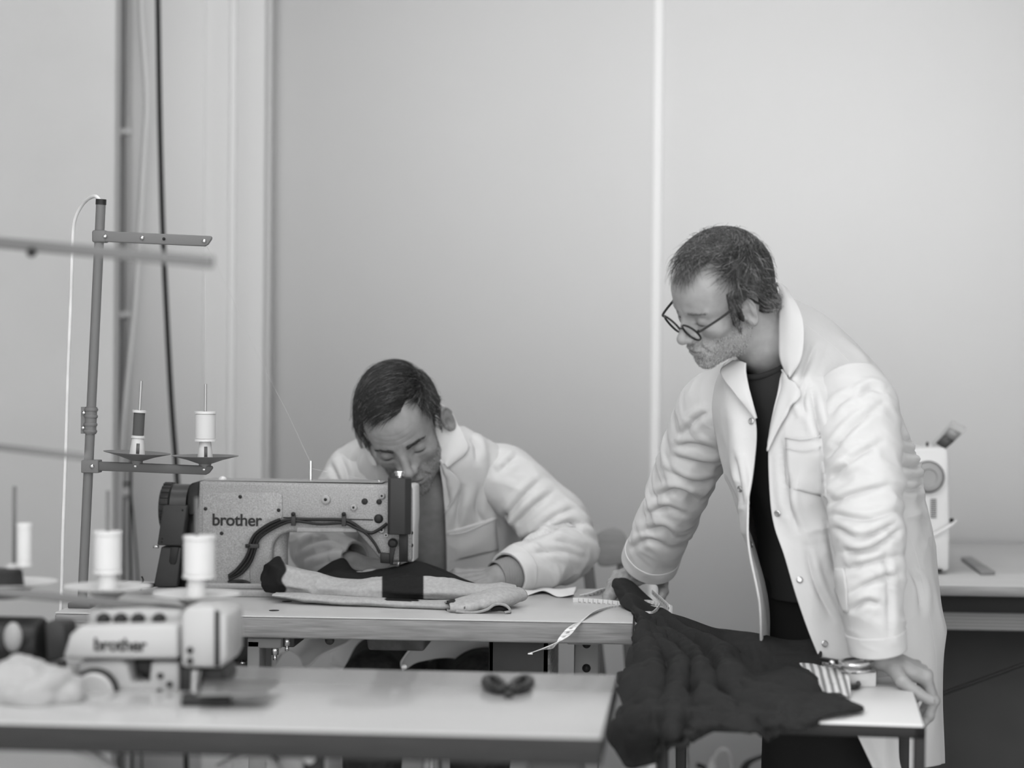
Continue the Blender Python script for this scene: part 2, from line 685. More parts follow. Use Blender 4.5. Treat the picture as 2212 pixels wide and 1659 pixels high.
def leg_frame(t, x, y0, y1, ztop, m, w=0.05, hole=True, foot=True):
    """pressed steel T leg: slotted upright, head rail and foot rail"""
    yc = (y0 + y1) / 2
    MB().box2((x - w / 2, yc - 0.03, 0.05), (x + w / 2, yc + 0.03, ztop - 0.012)).build('leg', m, t, bevel=0.004)
    MB().box2((x - w / 2 - 0.006, y0, ztop - 0.010), (x + w / 2 + 0.006, y1, ztop)).build('head_rail', m, t, bevel=0.003)
    if foot:
        MB().box2((x - w / 2, y0 - 0.03, 0.0), (x + w / 2, y1 + 0.03, 0.05)).build('foot_rail', m, t, bevel=0.006)
    if hole:
        for z in (ztop - 0.034, ztop - 0.082, ztop - 0.13):
            MB().cyl((x, yc - 0.0315, z), (x, yc - 0.024, z), 0.0085, n=20).build('bolt_hole', M_DARK, t)


# --- the table the man sits at
BX0, BX1, BY0, BY1 = -1.147, -0.048, 3.884, 4.44
t = thing('sewing_table', ((BX0 + BX1) / 2, (BY0 + BY1) / 2, 0), 'light-topped sewing table with beech edge where the seated man works', 'table')
MB().box2((BX0, BY0, TZ - 0.042), (BX1, BY1, TZ - 0.003)).build('table_top', M_EDGE, t, bevel=0.004)
MB().box2((BX0 + 0.001, BY0 + 0.001, TZ - 0.003), (BX1 - 0.001, BY1 - 0.001, TZ)).build('laminate', M_LAM, t, bevel=0.001)
leg_frame(t, Xat(1268, 1420, 4.16), BY0 + 0.06, BY1 - 0.06, TZ - 0.042, mat('leg_steel', 0.2, 0.45))
leg_frame(t, Xat(560, 1420, 4.16), BY0 + 0.08, BY1 - 0.06, TZ - 0.042, mat('leg_steel', 0.2, 0.45), w=0.036, hole=False)
xa, xb = Xat(538, 1380, 4.0), Xat(612, 1380, 4.0)
m = MB()
m.box2((xa, 3.98, TZ - 0.075), (xb, 4.05, TZ - 0.055))
m.box2((xa, 3.98, TZ - 0.16), (xa + 0.025, 4.05, TZ - 0.06))
m.build('angle_bracket', mat('leg_steel', 0.2, 0.45), t, bevel=0.003)
MB().box2((Xat(490, 1380, 4.02), 4.0, TZ - 0.075), (Xat(640, 1380, 4.02), 4.3, TZ - 0.042)).build('motor_rail', M_CAST, t, bevel=0.003)
for px, py in ((620, 1390), (594, 1410)):
    c = on_y(px, py, 4.0)
    m = MB()
    m.cyl(c + (0, 0, 0.014), c + (0, 0, -0.004), 0.0075, n=6)
    m.cyl(c + (0, 0, -0.004), c + (0, 0, -0.014), 0.004, n=10)
    m.build('bolt', M_CHROME, t)
# knee-lift hook, oil pan and drawer slung under the top
c = on_y(712, 1376, 4.05)
m = MB()
m.cyl(c + (0, 0, 0.012), c + (0, 0, -0.004), 0.013, 0.010, n=16)
m.sphere(c + (0, 0, -0.006), 0.0095)
m.build('knee_lift_hook', M_CAST, t, smooth=True)
pa, pb = on_y(788, 1372, 4.1), on_y(922, 1408, 4.1)
m = MB()
m.add(np.array([[pa[0], 4.1, TZ - 0.042], [pb[0], 4.1, TZ - 0.042], [pb[0], 4.34, TZ - 0.042], [pa[0], 4.34, TZ - 0.042],
                [pa[0] + 0.006, 4.106, pb[2]], [pb[0] - 0.006, 4.106, pb[2]], [pb[0] - 0.006, 4.334, pb[2]], [pa[0] + 0.006, 4.334, pb[2]]]),
      [(0, 1, 5, 4), (1, 2, 6, 5), (2, 3, 7, 6), (3, 0, 4, 7), (4, 5, 6, 7), (3, 2, 1, 0)])
m.build('oil_pan', mat('pan_metal', 0.085, 0.4, noise=(25, 0.4, 5)), t, bevel=0.005)
da, db = on_y(1056, 1388, 3.98), on_y(1186, 1388, 3.98)
m = MB()
m.box2((da[0], 3.98, TZ - 0.165), (db[0], 3.992, TZ - 0.044))
m.box2((da[0], 3.98, TZ - 0.165), (da[0] + 0.01, 4.32, TZ - 0.044))
m.box2((da[0], 4.31, TZ - 0.165), (db[0], 4.32, TZ - 0.044))
m.box2((da[0], 3.98, TZ - 0.17), (db[0], 4.32, TZ - 0.162))
m.build('drawer', M_DRAWER, t, bevel=0.002)
MB().box2((db[0] - 0.01, 3.98, TZ - 0.166), (db[0] + 0.002, 4.32, TZ - 0.044)).build('drawer_side', mat_wood('raw_board', 0.16, (8, 1, 8), 0.5, scale=30), t)
MB().box2((da[0] - 0.006, 3.99, TZ - 0.05), (db[0] + 0.006, 4.31, TZ - 0.042)).build('drawer_runner', M_DARK, t)

for px, py in ((620, 1299), (592, 1319)):
    q = on_z(px, py, TZ)
    MB().cyl(q, q + (0, 0, 0.0006), 0.010, n=20).build('bolt_hole', M_DARK, t)

# motor slung under the left of the table
mc = on_y(500, 1405, 4.14)
t2 = thing('clutch_motor', mc, 'black spoked clutch motor slung under the beech-edged sewing table', 'motor')
m = MB()
m.cyl(mc + (-0.13, 0.0, -0.03), mc + (-0.03, 0.0, -0.03), 0.068, n=28)
m.build('housing', M_CAST, t2, smooth=True, bevel=0.006)
m = MB()
cc = mc + (0.0, 0.0, -0.025)
m.lathe([(0.062, -0.008), (0.066, -0.008), (0.066, 0.008), (0.062, 0.008)], cc, (0, 1, 0), n=40)
for k in range(7):
    a = k * 2 * math.pi / 7 + 0.3
    m.bar(cc, cc + np.array([math.cos(a), 0, math.sin(a)]) * 0.063, 0.008, 0.007, up=(0, 1, 0))
m.build('fan_wheel', M_DARK, t2)
MB().sphere(on_y(525, 1432, 4.1), 0.007).build('oil_cap', M_CHROME, t2, smooth=True)
MB().box2(tuple(on_y(485, 1436, 4.08)), tuple(on_y(541, 1450, 4.08) + (0, 0.14, 0))).build('base_plate', mat('leg_steel', 0.2, 0.45), t2)

# --- the near table
FX0, FX1 = -1.55, -0.064
c0 = on_z(1315, 1597, TZ)
rot = math.radians(-0.9)
FYm0, FYm1 = 2.70, 3.238
t = thing('sewing_table', (-0.8, 2.97, 0), 'out-of-focus glossy sewing table with dark edge in the foreground', 'table')


def fr(x, y, z):
    """front table frame: slightly turned about its right rear corner"""
    d = rot_z(rot) @ np.array([x - FX1, y - FYm1, 0])
    return np.array([FX1 + d[0], FYm1 + d[1], z])


def fbox(name, a, b, m, par, bevel=0.003):
    mid = [(a[i] + b[i]) / 2 for i in range(3)]
    MB().box(fr(*mid), [abs(b[i] - a[i]) for i in range(3)], rot_z(rot)).build(name, m, par, bevel=bevel)


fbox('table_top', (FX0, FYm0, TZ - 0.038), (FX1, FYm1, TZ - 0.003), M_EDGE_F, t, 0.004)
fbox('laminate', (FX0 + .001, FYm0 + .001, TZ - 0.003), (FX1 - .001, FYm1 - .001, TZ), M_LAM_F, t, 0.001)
M_LEGF = mat('near_leg_steel', 0.07, 0.5)
for x in (-0.13, -1.40):
    fbox('leg', (x - 0.03, 2.94, 0.05), (x + 0.03, 3.0, TZ - 0.04), M_LEGF, t)
    fbox('head_rail', (x - 0.035, 2.76, TZ - 0.066), (x + 0.035, 3.18, TZ - 0.038), M_LEGF, t)
    fbox('foot_rail', (x - 0.03, 2.70, 0.0), (x + 0.03, 3.22, 0.05), M_LEGF, t, 0.006)
fbox('cross_bar', (-1.40, 3.02, 0.2), (-0.13, 3.06, 0.25), M_LEGF, t)
# control box and pale cable under the near table
cb = on_y(642, 1640, 3.05)
t2 = thing('control_box', (cb[0], 3.05, 0.45), 'pale grey motor control box under the foreground table', 'control box')
a, b = on_y(572, 1626, 3.02), on_y(708, 1626, 3.02)
MB().box2((a[0], 3.02, 0.40), (b[0], 3.16, TZ - 0.04)).build('housing', mat('box_grey', 0.33, 0.5), t2, bevel=0.004)
MB().box2((Xat(655, 1640, 3.01), 3.008, 0.42), (Xat(700, 1640, 3.01), 3.02, TZ - 0.07)).build('terminal_block', M_DARK, t2, bevel=0.003)
MB().cyl(on_y(590, 1645, 3.02), on_y(590, 1645, 3.008), 0.008, n=14).build('screw', M_CHROME, t2)
MB().cyl(on_y(668, 1636, 3.0), on_y(668, 1636, 2.985), 0.010, n=12).build('plug', mat('pale_plug', 0.4, 0.5), t2)
pts = [on_y(x, y, 2.99) for x, y in ((470, 1659), (510, 1640), (560, 1628), (600, 1660), (640, 1720))]
MB().tube(pts, 0.006, n=10).build('cable', mat('cable_grey', 0.22, 0.5), smooth=True, label='grey cable looping under the foreground table beside the control box', cat='cable')
pts = [on_y(x, y, 2.85) for x, y in ((155, 1612), (200, 1632), (250, 1665), (290, 1720))]
MB().tube(pts, [0.008, 0.007, 0.006, 0.006], n=10).build('cable', mat('cable_grey', 0.22, 0.5), smooth=True, label='grey cable with rounded end sloping down under the foreground table at the left', cat='cable')
# ------------------------------------------------------------------ the industrial sewing machine (seen from its back)
def mat_hammer(name, g):
    m = mat(name, g, 0.45, noise=(420, 0.28, 2), bump=(300, 0.35, 2, 0.0012))
    return m


M_MACH = mat_hammer('hammered_grey_enamel', 0.26)
M_MACH_S = mat('smooth_grey_enamel', 0.28, 0.45, noise=(200, 0.08, 2))
M_BLK = mat('black_enamel', 0.02, 0.38, noise=(25, 0.3, 4))
M_DGREY = mat('dark_grey_cover', 0.038, 0.42, noise=(20, 0.15, 4))
M_RUB = mat('black_cable_rubber', 0.016, 0.35)
YF = 4.215      # plane of the machine's back


def MP(px, py, y=YF):
    return on_y(px, py, y)


def poly(pts, y=YF):
    return [MP(a, b, y) for a, b in pts]


def arc(cx, cy, r, a0, a1, n=6):
    return [(cx + r * math.cos(math.radians(a0 + (a1 - a0) * k / n)), cy + r * math.sin(math.radians(a0 + (a1 - a0) * k / n))) for k in range(n + 1)]


base = MP(640, 1280)
sm = thing('sewing_machine', (base[0], 4.27, TZ), 'grey hammered industrial sewing machine with lettering, standing in front of the seated man', 'sewing machine')
body = [(428, 1039), (840, 1047), (890, 1050), (890, 1214), (824, 1214), (772, 1150), (640, 1150)] + arc(628, 1190, 40, -95, -180, 6) + [(586, 1268), (421, 1268), (424, 1100)]
MB().prism(poly(body)[::-1], (0, 0.105, 0)).build('arm', M_MACH, sm, bevel=0.007)
b0, b1 = MP(330, 1280, 4.18), MP(962, 1280, 4.18)
MB().box2((b0[0], 4.18, TZ), (b1[0], 4.36, TZ + 0.014)).build('bed', M_MACH_S, sm, bevel=0.003)
MB().box2((MP(420, 1270)[0], 4.20, TZ + 0.014), (MP(586, 1270)[0], 4.34, TZ + 0.026)).build('pedestal', M_MACH_S, sm, bevel=0.003)
# rounded column foot at the throat
m = MB()
pts = []
for py in (1150, 1180, 1220, 1250, 1272):
    pts.append((MP(580, py)[0] + 0.006, MP(580, py)[2]))
m.tube([np.array([x, YF + 0.045, z]) for x, z in pts], [0.03, 0.026, 0.026, 0.026, 0.028], n=18)
m.build('column_edge', M_MACH, sm, smooth=True)
# logo plate
plate = [(437, 1064), (602, 1064), (610, 1070), (610, 1117), (545, 1175), (540, 1200), (540, 1264), (437, 1262)]
lp = MB().prism(poly(plate, YF - 0.003)[::-1], (0, 0.006, 0)).build('cover_plate', M_MACH, sm, bevel=0.0015)
RT = np.array([[1, 0, 0], [0, 0, -1], [0, 1, 0]], float)
text_obj('lettering', 'brother', 0.0345, MP(511.5, 1124.5, YF - 0.0036), RT, 0.0006, M_DARK, lp, bold=0.0006, spacing=0.95)
for px, py in ((519, 1073), (444, 1099), (602, 1102), (479, 1152)):
    c = MP(px, py, YF - 0.003)
    MB().lathe([(0.0038, 0.0), (0.0038, 0.0014), (0.0022, 0.0026)], c, (0, -1, 0), n=14).build('screw', M_DARK, lp, smooth=True)
# top cover seam, oil cap, plugs
MB().box2((MP(440, 1036, 4.225)[0], 4.225, MP(440, 1036, 4.225)[2] - 0.002), (MP(836, 1043, 4.3)[0], 4.31, MP(640, 1041, 4.22)[2] + 0.001)).build('top_cover', M_MACH_S, sm, bevel=0.002)
MB().sphere(MP(481, 1036, 4.25), (0.0085, 0.0085, 0.007)).build('oil_window', mat('clear_cap', 0.75, 0.08, spec=0.8, trans=0.3), sm, smooth=True)
for px, py in ((555, 1040), (794, 1045)):
    MB().cyl(MP(px, py, 4.25) + (0, 0, -0.003), MP(px, py, 4.25) + (0, 0, 0.0015), 0.0085, n=18).build('oil_plug', M_DARK, sm)
# bosses, plugs and screws on the arm
for px, py, r, h in ((703.5, 1079, 0.0094, 0.0035), (764, 1096, 0.0068, 0.004), (825, 1071, 0.0064, 0.004), (825, 1145, 0.006, 0.004), (834, 1156, 0.005, 0.003)):
    c = MP(px, py, YF - 0.002)
    o = MB().lathe([(r, -0.003), (r, h - 0.001), (r * 0.82, h), (r * 0.4, h)], c, (0, -1, 0), n=20).build('boss', M_MACH_S, sm, smooth=True)
    MB().cyl(c + (0, -h + 0.0005, 0), c + (0, -h - 0.0004, 0), r * 0.36, n=12).build('bolt_hole', M_DARK, o)
for px, py, r in ((788, 1083, 0.0064), (819, 1084, 0.0056), (818, 1120.5, 0.0094)):
    c = MP(px, py, YF + 0.001)
    MB().lathe([(r, 0), (r, 0.003), (r * 0.8, 0.0052), (r * 0.35, 0.006)], c, (0, -1, 0), n=20).build('rubber_plug', M_DARK, sm, smooth=True)
# casting step along the arm
m = MB()
m.bar(MP(612, 1118, YF - 0.0005), MP(806, 1123, YF - 0.0005), 0.002, 0.0022)
m.build('casting_seam', mat('seam_dark', 0.03, 0.6), sm)
m = MB()
m.prism(poly([(640, 1138), (770, 1140), (772, 1150), (640, 1150)], YF - 0.002)[::-1], (0, 0.02, 0))
m.build('arm_underside', M_MACH_S, sm, bevel=0.002)
# face box of the needle bar
m = MB()
zt, zb = 1033, 1155
front = [MP(843, zt, YF - 0.045), MP(875, zt, YF - 0.045), MP(889, zt, YF - 0.030), MP(889, zt, YF + 0.01), MP(838, zt, YF + 0.01), MP(838, zt, YF - 0.038)]
h = MP(843, zb, YF - 0.045)[2] - MP(843, zt, YF - 0.045)[2]
m.prism([np.array([p[0], p[1], front[0][2]]) for p in front], (0, 0, h))
m.build('face_box', mat('face_box_dark', 0.032, 0.4), sm, bevel=0.002)
c = MP(863, 1033, YF - 0.02)
m = MB()
m.lathe([(0.005, 0), (0.005, 0.006), (0.0088, 0.007), (0.0088, 0.0115), (0.0105, 0.012), (0.0105, 0.0155), (0.0095, 0.0165), (0.003, 0.0165)], c - (0, 0, 0.002), n=24)
m.build('pressure_knob', M_CHROME, sm, smooth=True, angle=25)
# face plate on the needle end, cream side
m = MB()
m.prism(poly([(888, 1047), (896, 1050), (897, 1116), (895, 1140), (894, 1214), (880, 1214), (880, 1047)], YF + 0.012)[::-1], (0, 0.08, 0))
m.build('face_plate', mat('cream_plate', 0.5, 0.4), sm, bevel=0.003)
for py in (1151, 1178):
    MB().cyl(MP(888, py, YF + 0.004), MP(888, py, YF + 0.014), 0.0045, n=14).build('screw', M_DARK, sm)
# presser-bar lifter, needle clamp block
m = MB()
m.prism(poly([(862, 1150), (880, 1152), (880, 1214), (862, 1214)], YF - 0.012)[::-1], (0, 0.012, 0))
m.build('needle_slot', M_BLK, sm, bevel=0.001)
m = MB()
m.lathe([(0.010, 0), (0.010, 0.008), (0.006, 0.011)], MP(849, 1173, YF - 0.004), (0, -1, 0), n=20)
m.prism(poly([(842, 1172), (856, 1170), (850, 1200), (848, 1220), (842, 1220), (841, 1195)], YF - 0.013)[::-1], (0, 0.008, 0))
m.build('presser_lifter', M_BLK, sm, bevel=0.001)
m = MB()
m.prism(poly([(821, 1194), (842, 1196), (842, 1218), (821, 1216)], YF - 0.012)[::-1], (0, 0.014, 0))
m.build('thread_cutter', M_BLK, sm, bevel=0.002)
n0 = MP(861, 1214, YF + 0.03)
m = MB()
m.cyl(n0, n0 - (0, 0, 0.028), 0.0035, n=12)
m.cyl(n0 - (0, 0, 0.028), n0 - (0, 0, 0.05), 0.0011, n=8)
m.build('needle_bar', M_CHROME, sm, smooth=True)
# thread guide pin and clip
pin = MP(671, 1043, 4.26)
m = MB()
m.cyl(pin - (0, 0, 0.004), pin + (0, 0, 0.036), 0.0026, n=12)
m.cyl(pin + (0, 0, 0.006), pin + (0, 0, 0.0455), 0.0032, n=12)
m.build('thread_pin', M_CHROME, sm, smooth=True)
m = MB()
cg = MP(818, 1043, 4.25)
m.prism([cg + (-0.004, 0, -0.002), cg + (0.006, 0, -0.002), cg + (0.003, 0, 0.003), cg + (-0.0005, 0, 0.006)], (0, 0.001, 0))
m.build('thread_guide', M_CHROME, sm)
# cable bundle clipped along the arm
cab = M_RUB
b1_ = [(494, 1248), (515, 1235), (533, 1215), (543, 1195), (547, 1175), (558, 1155), (585, 1137), (612, 1125), (640, 1122), (690, 1122), (740, 1123), (762, 1130), (785, 1146), (803, 1151), (820, 1143), (836, 1131)]
b2_ = [(494, 1252), (520, 1240), (540, 1217), (551, 1190), (555, 1174), (566, 1158), (592, 1141), (622, 1128), (645, 1126), (690, 1132), (742, 1130), (765, 1139), (790, 1152), (808, 1172), (821, 1195)]
b3_ = [(494, 1244), (510, 1232), (528, 1210), (538, 1190), (541, 1172), (553, 1152), (580, 1133), (605, 1122)]
for k, bb in enumerate((b1_, b2_, b3_)):
    MB().tube([MP(a, b, YF - 0.008 - 0.002 * k) for a, b in bb], 0.0034 if k != 1 else 0.0028, n=10, samples=80).build('cable', cab, sm, smooth=True)
for dy in (0, 6):
    bb = [(493, 1258 + dy), (520, 1255 + dy), (538, 1260 + dy), (548, 1272 + dy), (553, 1283)]
    MB().tube([MP(a, b, YF - 0.01) for a, b in bb], 0.0032, n=10).build('cable', cab, sm, smooth=True)
MB().lathe([(0.0115, 0), (0.0115, 0.003), (0.008, 0.006)], on_y(548, 1283, YF - 0.012) - (0, 0, 0.003), n=20).build('grommet', M_DARK, sm, smooth=True)
for px, py, w, hh in ((634, 1124, 0.009, 0.022), (743, 1124, 0.009, 0.024)):
    c = MP(px, py, YF - 0.012)
    o = MB().box(c, (w, 0.008, hh)).build('cable_clip', M_DGREY, sm, bevel=0.001)
    MB().cyl(c + (0, 0, 0.013), c + (0, -0.006, 0.013), 0.0042, n=12).build('screw', M_DARK, o)
c = MP(545, 1179.5, YF - 0.013)
o = MB().box(c, (0.028, 0.008, 0.0085)).build('cable_clip', M_DGREY, sm, bevel=0.001)
MB().cyl(MP(535, 1179, YF - 0.015), MP(535, 1179, YF - 0.022), 0.0038, n=12).build('screw', M_DARK, o)
# hand wheel, drum and belt covers at the left end
ax = MP(400, 1098, YF + 0.05)
r = 0.052
m = MB()
m.lathe([(0.02, 0.0), (0.046, 0.0), (r, 0.004), (r, 0.020), (0.046, 0.024), (0.02, 0.02)], ax + (-0.046, 0, 0), (1, 0, 0), n=48)
m.build('hand_wheel', M_BLK, sm, smooth=True, angle=30)
m = MB()
for k in range(24):
    a = k * 2 * math.pi / 24
    d = np.array([0, math.cos(a), math.sin(a)])
    m.box(ax + (-0.034, 0, 0) + d * (r + 0.0005), (0.018, 0.006, 0.003), rot_x(a - math.pi / 2))
m.build('wheel_grip', M_BLK, sm, bevel=0.001)
MB().cyl(ax + (-0.022, 0, 0), ax + (0.012, 0, 0), 0.0505, n=40).build('wheel_drum', mat('drum_grey', 0.05, 0.3), sm, smooth=True)
m = MB()
m.prism(poly([(408, 1050), (414, 1044), (430, 1039), (427, 1096), (418, 1112), (407, 1112), (404, 1082)], YF - 0.004)[::-1], (0, 0.11, 0))
m.build('end_bracket', M_BLK, sm, bevel=0.003)
m = MB()
m.prism(poly([(405, 1105), (421, 1105), (421, 1268), (385, 1268)], YF + 0.012)[::-1], (0, 0.05, 0))
m.build('belt_well', M_DARK, sm)
m = MB()
m.prism(poly([(352, 1092), (404, 1093), (392, 1179), (339, 1178)], YF - 0.02)[::-1], (0, 0.06, 0))
m.build('belt_cover', M_DGREY, sm, bevel=0.003)
for px, py in ((394, 1102), (350, 1164), (349, 1171)):
    MB().cyl(MP(px, py, YF - 0.0195), MP(px, py, YF - 0.0215), 0.002, n=10).build('screw', M_DARK, sm)
m = MB()
m.prism(poly([(348, 1181), (392, 1182), (382, 1268), (331, 1268)], YF - 0.012)[::-1], (0, 0.05, 0))
m.build('belt_guard', M_DGREY, sm, bevel=0.003)
m = MB()
m.prism(poly([(369, 1181), (386, 1182), (381, 1212), (378, 1219), (369, 1219), (365, 1213)], YF - 0.016)[::-1], (0, 0.004, 0))
m.build('guard_slot', M_DARK, sm, bevel=0.001)
MB().cyl(MP(331, 1181, YF), MP(343, 1181, YF), 0.003, n=10).build('guard_pin', M_CHROME, sm)
# lamp-feed foot at the left of the bed
m = MB()
m.box(MP(318, 1264, 4.2), (0.03, 0.02, 0.008))
m.build('hinge_block', M_CAST, sm, bevel=0.002)
m = MB()
m.tube([MP(x, y, 4.2) for x, y in ((304, 1275), (307, 1262), (309, 1252), (306, 1245))], 0.0018, n=8)
m.build('wire_hook', M_DARK, sm, smooth=True)

# ------------------------------------------------------------------ thread stand with plates and spools
M_STAND = mat('stand_grey_steel', 0.135, 0.42)
M_STAND_D = mat('stand_dark_steel', 0.09, 0.4)
YS = 3.97


def SP(px, py, y=YS):
    return on_y(px, py, y)


foot = SP(178, 1312)
ts = thing('thread_stand', (foot[0], YS, TZ), 'tall grey steel thread stand clamped to the left corner of the beech-edged table', 'thread stand')
top = SP(218, 440)
MB().cyl(foot + (-0.001, 0, 0.0), top, 0.0093, n=24).build('post', M_STAND, ts, smooth=True)
d = norm(top - foot)
MB().cyl(top - d * 0.002, top + d * 0.0085, 0.0103, n=24).build('post_cap', M_DARK, ts, smooth=True)
MB().box(foot + (0.0, 0, 0.006), (0.045, 0.05, 0.012)).build('base_clamp', M_STAND_D, ts, bevel=0.003)
jc = SP(196, 908)
m = MB()
m.cyl(jc - d * 0.026, jc + d * 0.026, 0.0115, n=24)
for k in (-0.021, -0.008, 0.008, 0.021):
    m.lathe([(0.0125, -0.003), (0.0135, 0), (0.0125, 0.003)], jc + d * k, d, n=24)
m.box(jc + (-0.0135, 0, 0), (0.010, 0.008, 0.052))
jo = m.build('joint_clamp', M_STAND, ts, smooth=True)
for k in (0.0145, -0.0145):
    MB().sphere(jc + d * k + (-0.0125, -0.006, 0), 0.0042).build('bolt', M_CHROME, jo, smooth=True)


def stand_arm(pa, pb, hgt, name, y0, y1, mt, par):
    a, b = on_y(*pa, y0), on_y(*pb, y1)
    dd = norm(b - a)
    up = norm(np.cross(np.cross(dd, (0, 0, 1)), dd))
    q = [a + up * hgt / 2, b + up * hgt / 2, b + dd * 0.001 + up * hgt * 0.25, b - dd * 0.006 - up * hgt * 0.3, b - dd * 0.012 - up * hgt / 2, a - up * hgt / 2]
    nv = norm(np.cross(dd, up))
    m = MB().prism(q, nv * 0.012)
    return m.build(name, mt, par, bevel=0.002), dd, up, nv


MB().box(SP(217, 511), (0.028, 0.026, 0.024)).build('arm_clamp', M_STAND, ts, bevel=0.004)
ao, dd, up, nv = stand_arm((222, 511), (458, 522), 0.0205, 'upper_arm', YS, YS + 0.02, M_STAND, ts)
for px, py in ((227, 511), (307, 514), (441, 521)):
    MB().sphere(on_y(px, py, YS - 0.013 + (px - 222) / 236 * 0.02), 0.0042).build('bolt', M_CHROME, ao, smooth=True)
MB().cyl(on_y(354, 516, YS - 0.004), on_y(354, 516, YS + 0.012), 0.003, n=12).build('arm_hole', M_DARK, ao)
MB().box(SP(198, 1007), (0.034, 0.03, 0.025)).build('arm_clamp', M_STAND, ts, bevel=0.002)
MB().sphere(SP(199, 1007, YS - 0.016), 0.0045).build('bolt', M_CHROME, ts, smooth=True)
ao2, dd, up, nv = stand_arm((205, 1006), (460, 1016), 0.0175, 'lower_arm', YS, YS + 0.02, M_STAND_D, ts)
M_CONE = mat('spool_holder_white', 0.5, 0.45)


def spool_plate(px, py, y, tilt, par):
    """shallow grey plate with white slotted holder and steel pin"""
    c = on_y(px, py, y)
    axx = norm(np.array([math.sin(tilt), 0.0, math.cos(tilt)]))
    pl = MB().lathe([(0.006, -0.020), (0.0115, -0.019), (0.012, -0.010), (0.035, -0.002), (0.064, 0.0052), (0.0648, 0.0062), (0.035, 0.0005), (0.006, -0.003)], c, axx, n=48).build('spool_plate', M_STAND, par, smooth=True, angle=30)
    h = MB()
    h.lathe([(0.0155, -0.001), (0.0115, 0.032), (0.0110, 0.034), (0.004, 0.034)], c, axx, n=28)
    h.build('spool_holder', M_CONE, pl, smooth=True, angle=30)
    e = norm(np.cross(axx, (0, 1, 0)))
    for s in (-1, 1):
        p0 = c + axx * 0.004 + e * 0.0045 * s + np.array([0, -0.0142, 0])
        p1 = c + axx * 0.024 + e * 0.0038 * s + np.array([0, -0.0118, 0])
        if s < 0:
            MB().bar(p0, p1, 0.006, 0.002, up=(0, 1, 0)).build('holder_slot', mat('slot_dark', 0.10, 0.5), pl)
    MB().cyl(c, c + axx * 0.145, 0.0028, n=12).build('spool_pin', mat('pin_steel', 0.35, 0.4, metal=0.6), pl, smooth=True)
    MB().sphere(c - axx * 0.02 + (0, -0.009, 0), 0.004).build('bolt', M_CHROME, pl, smooth=True)
    return c, axx


def spool(c, axx, h0, r, hgt, mt, label, rim=M_CONE, flange=1.18, group=None):
    p = c + axx * h0
    t = thing('thread_spool', p, label, 'thread spool', group)
    MB().lathe([(r * flange, 0), (r * flange, 0.0045), (r * 0.9, 0.005), (r * 0.9, hgt - 0.005), (r * flange, hgt - 0.0045), (r * flange, hgt), (0.004, hgt)], p, axx, n=36).build('bobbin', rim, t, smooth=True, angle=30)
    m = MB()
    prof = [(r * 0.9, 0.0052)]
    k = 26
    for i in range(k):
        z = 0.0055 + (hgt - 0.011) * i / (k - 1)
        prof.append((r * (1.0 + 0.012 * (i % 2)), z))
    prof.append((r * 0.9, hgt - 0.0052))
    m.lathe(prof, p, axx, n=36)
    m.build('thread_winding', mt, t, smooth=True)
    return t


c, axx = spool_plate(296, 984, YS + 0.005, 0.05, ts)
spool(c, axx, 0.034, 0.0108, 0.054, mat('thread_dark_grey', 0.075, 0.75), 'dark grey thread spool with white rims on the tall stand', flange=1.25)
c, axx = spool_plate(443, 991, YS + 0.018, 0.0, ts)
spool(c, axx, 0.034, 0.0195, 0.058, mat('thread_white', 0.52, 0.7), 'white thread spool on the right plate of the tall stand', rim=mat('spool_rim', 0.58, 0.4), flange=1.08)
# sewing thread from spool over the arm to the machine
pts = [c + axx * 0.09, on_y(444, 700, YS + 0.018), on_y(443, 526, YS + 0.012), on_y(458, 552, 4.0), on_y(500, 640, 4.05), on_y(560, 775, 4.12), on_y(620, 890, 4.2), on_y(671, 1000, 4.26), on_y(672, 1012, 4.26), on_y(745, 1027, 4.255), on_y(820, 1041, 4.25)]
MB().tube(pts, 0.0003, n=6, smooth=False).build('sewing_thread', mat('thread_white', 0.52, 0.7), label='fine white thread running from the tall stand down to the grey machine', cat='thread')
# cable hanging from the top of the stand
pts = [top + (0, 0, 0.004), on_y(205, 424, YS + 0.01), on_y(183, 436, YS + 0.04), on_y(163, 470, YS + 0.06), on_y(157, 520, YS + 0.07), on_y(153, 650, YS + 0.07), on_y(147, 800, YS + 0.07), on_y(142, 980, YS + 0.06), on_y(136, 1150, YS + 0.06), on_y(132, 1300, YS + 0.06), on_y(124, 1420, YS + 0.06), on_y(120, 1560, YS + 0.06)]
MB().tube(pts, 0.0036, n=10, samples=90).build('lamp_cable', mat('cable_white', 0.6, 0.5, noise=(14, 0.12, 3)), smooth=True, label='pale cable arching out of the top of the thread stand', cat='cable')
# dark cone of thread on the table beside the machine
cc = on_z(479, 1274, TZ)
t = thing('thread_cone', (cc[0], cc[1], TZ), 'black thread cone with white top standing on the table beside the grey machine', 'thread spool')
MB().lathe([(0.021, 0.002), (0.0205, 0.006), (0.0145, 0.084), (0.013, 0.086), (0.006, 0.086)], (cc[0], cc[1], TZ), n=36).build('thread_winding', mat('thread_black', 0.022, 0.7), t, smooth=True, angle=30)
MB().lathe([(0.008, 0.084), (0.0125, 0.086), (0.0125, 0.0905), (0.004, 0.092)], (cc[0], cc[1], TZ), n=28).build('cone_cap', M_WHITE_PLASTIC, t, smooth=True, angle=30)
# ------------------------------------------------------------------ soft bodies from blended distance fields
def smin(a, b, k):
    h = np.clip(0.5 + 0.5 * (b - a) / k, 0, 1)
    return b * (1 - h) + a * h - k * h * (1 - h)


def smax(a, b, k):
    return -smin(-a, -b, k)


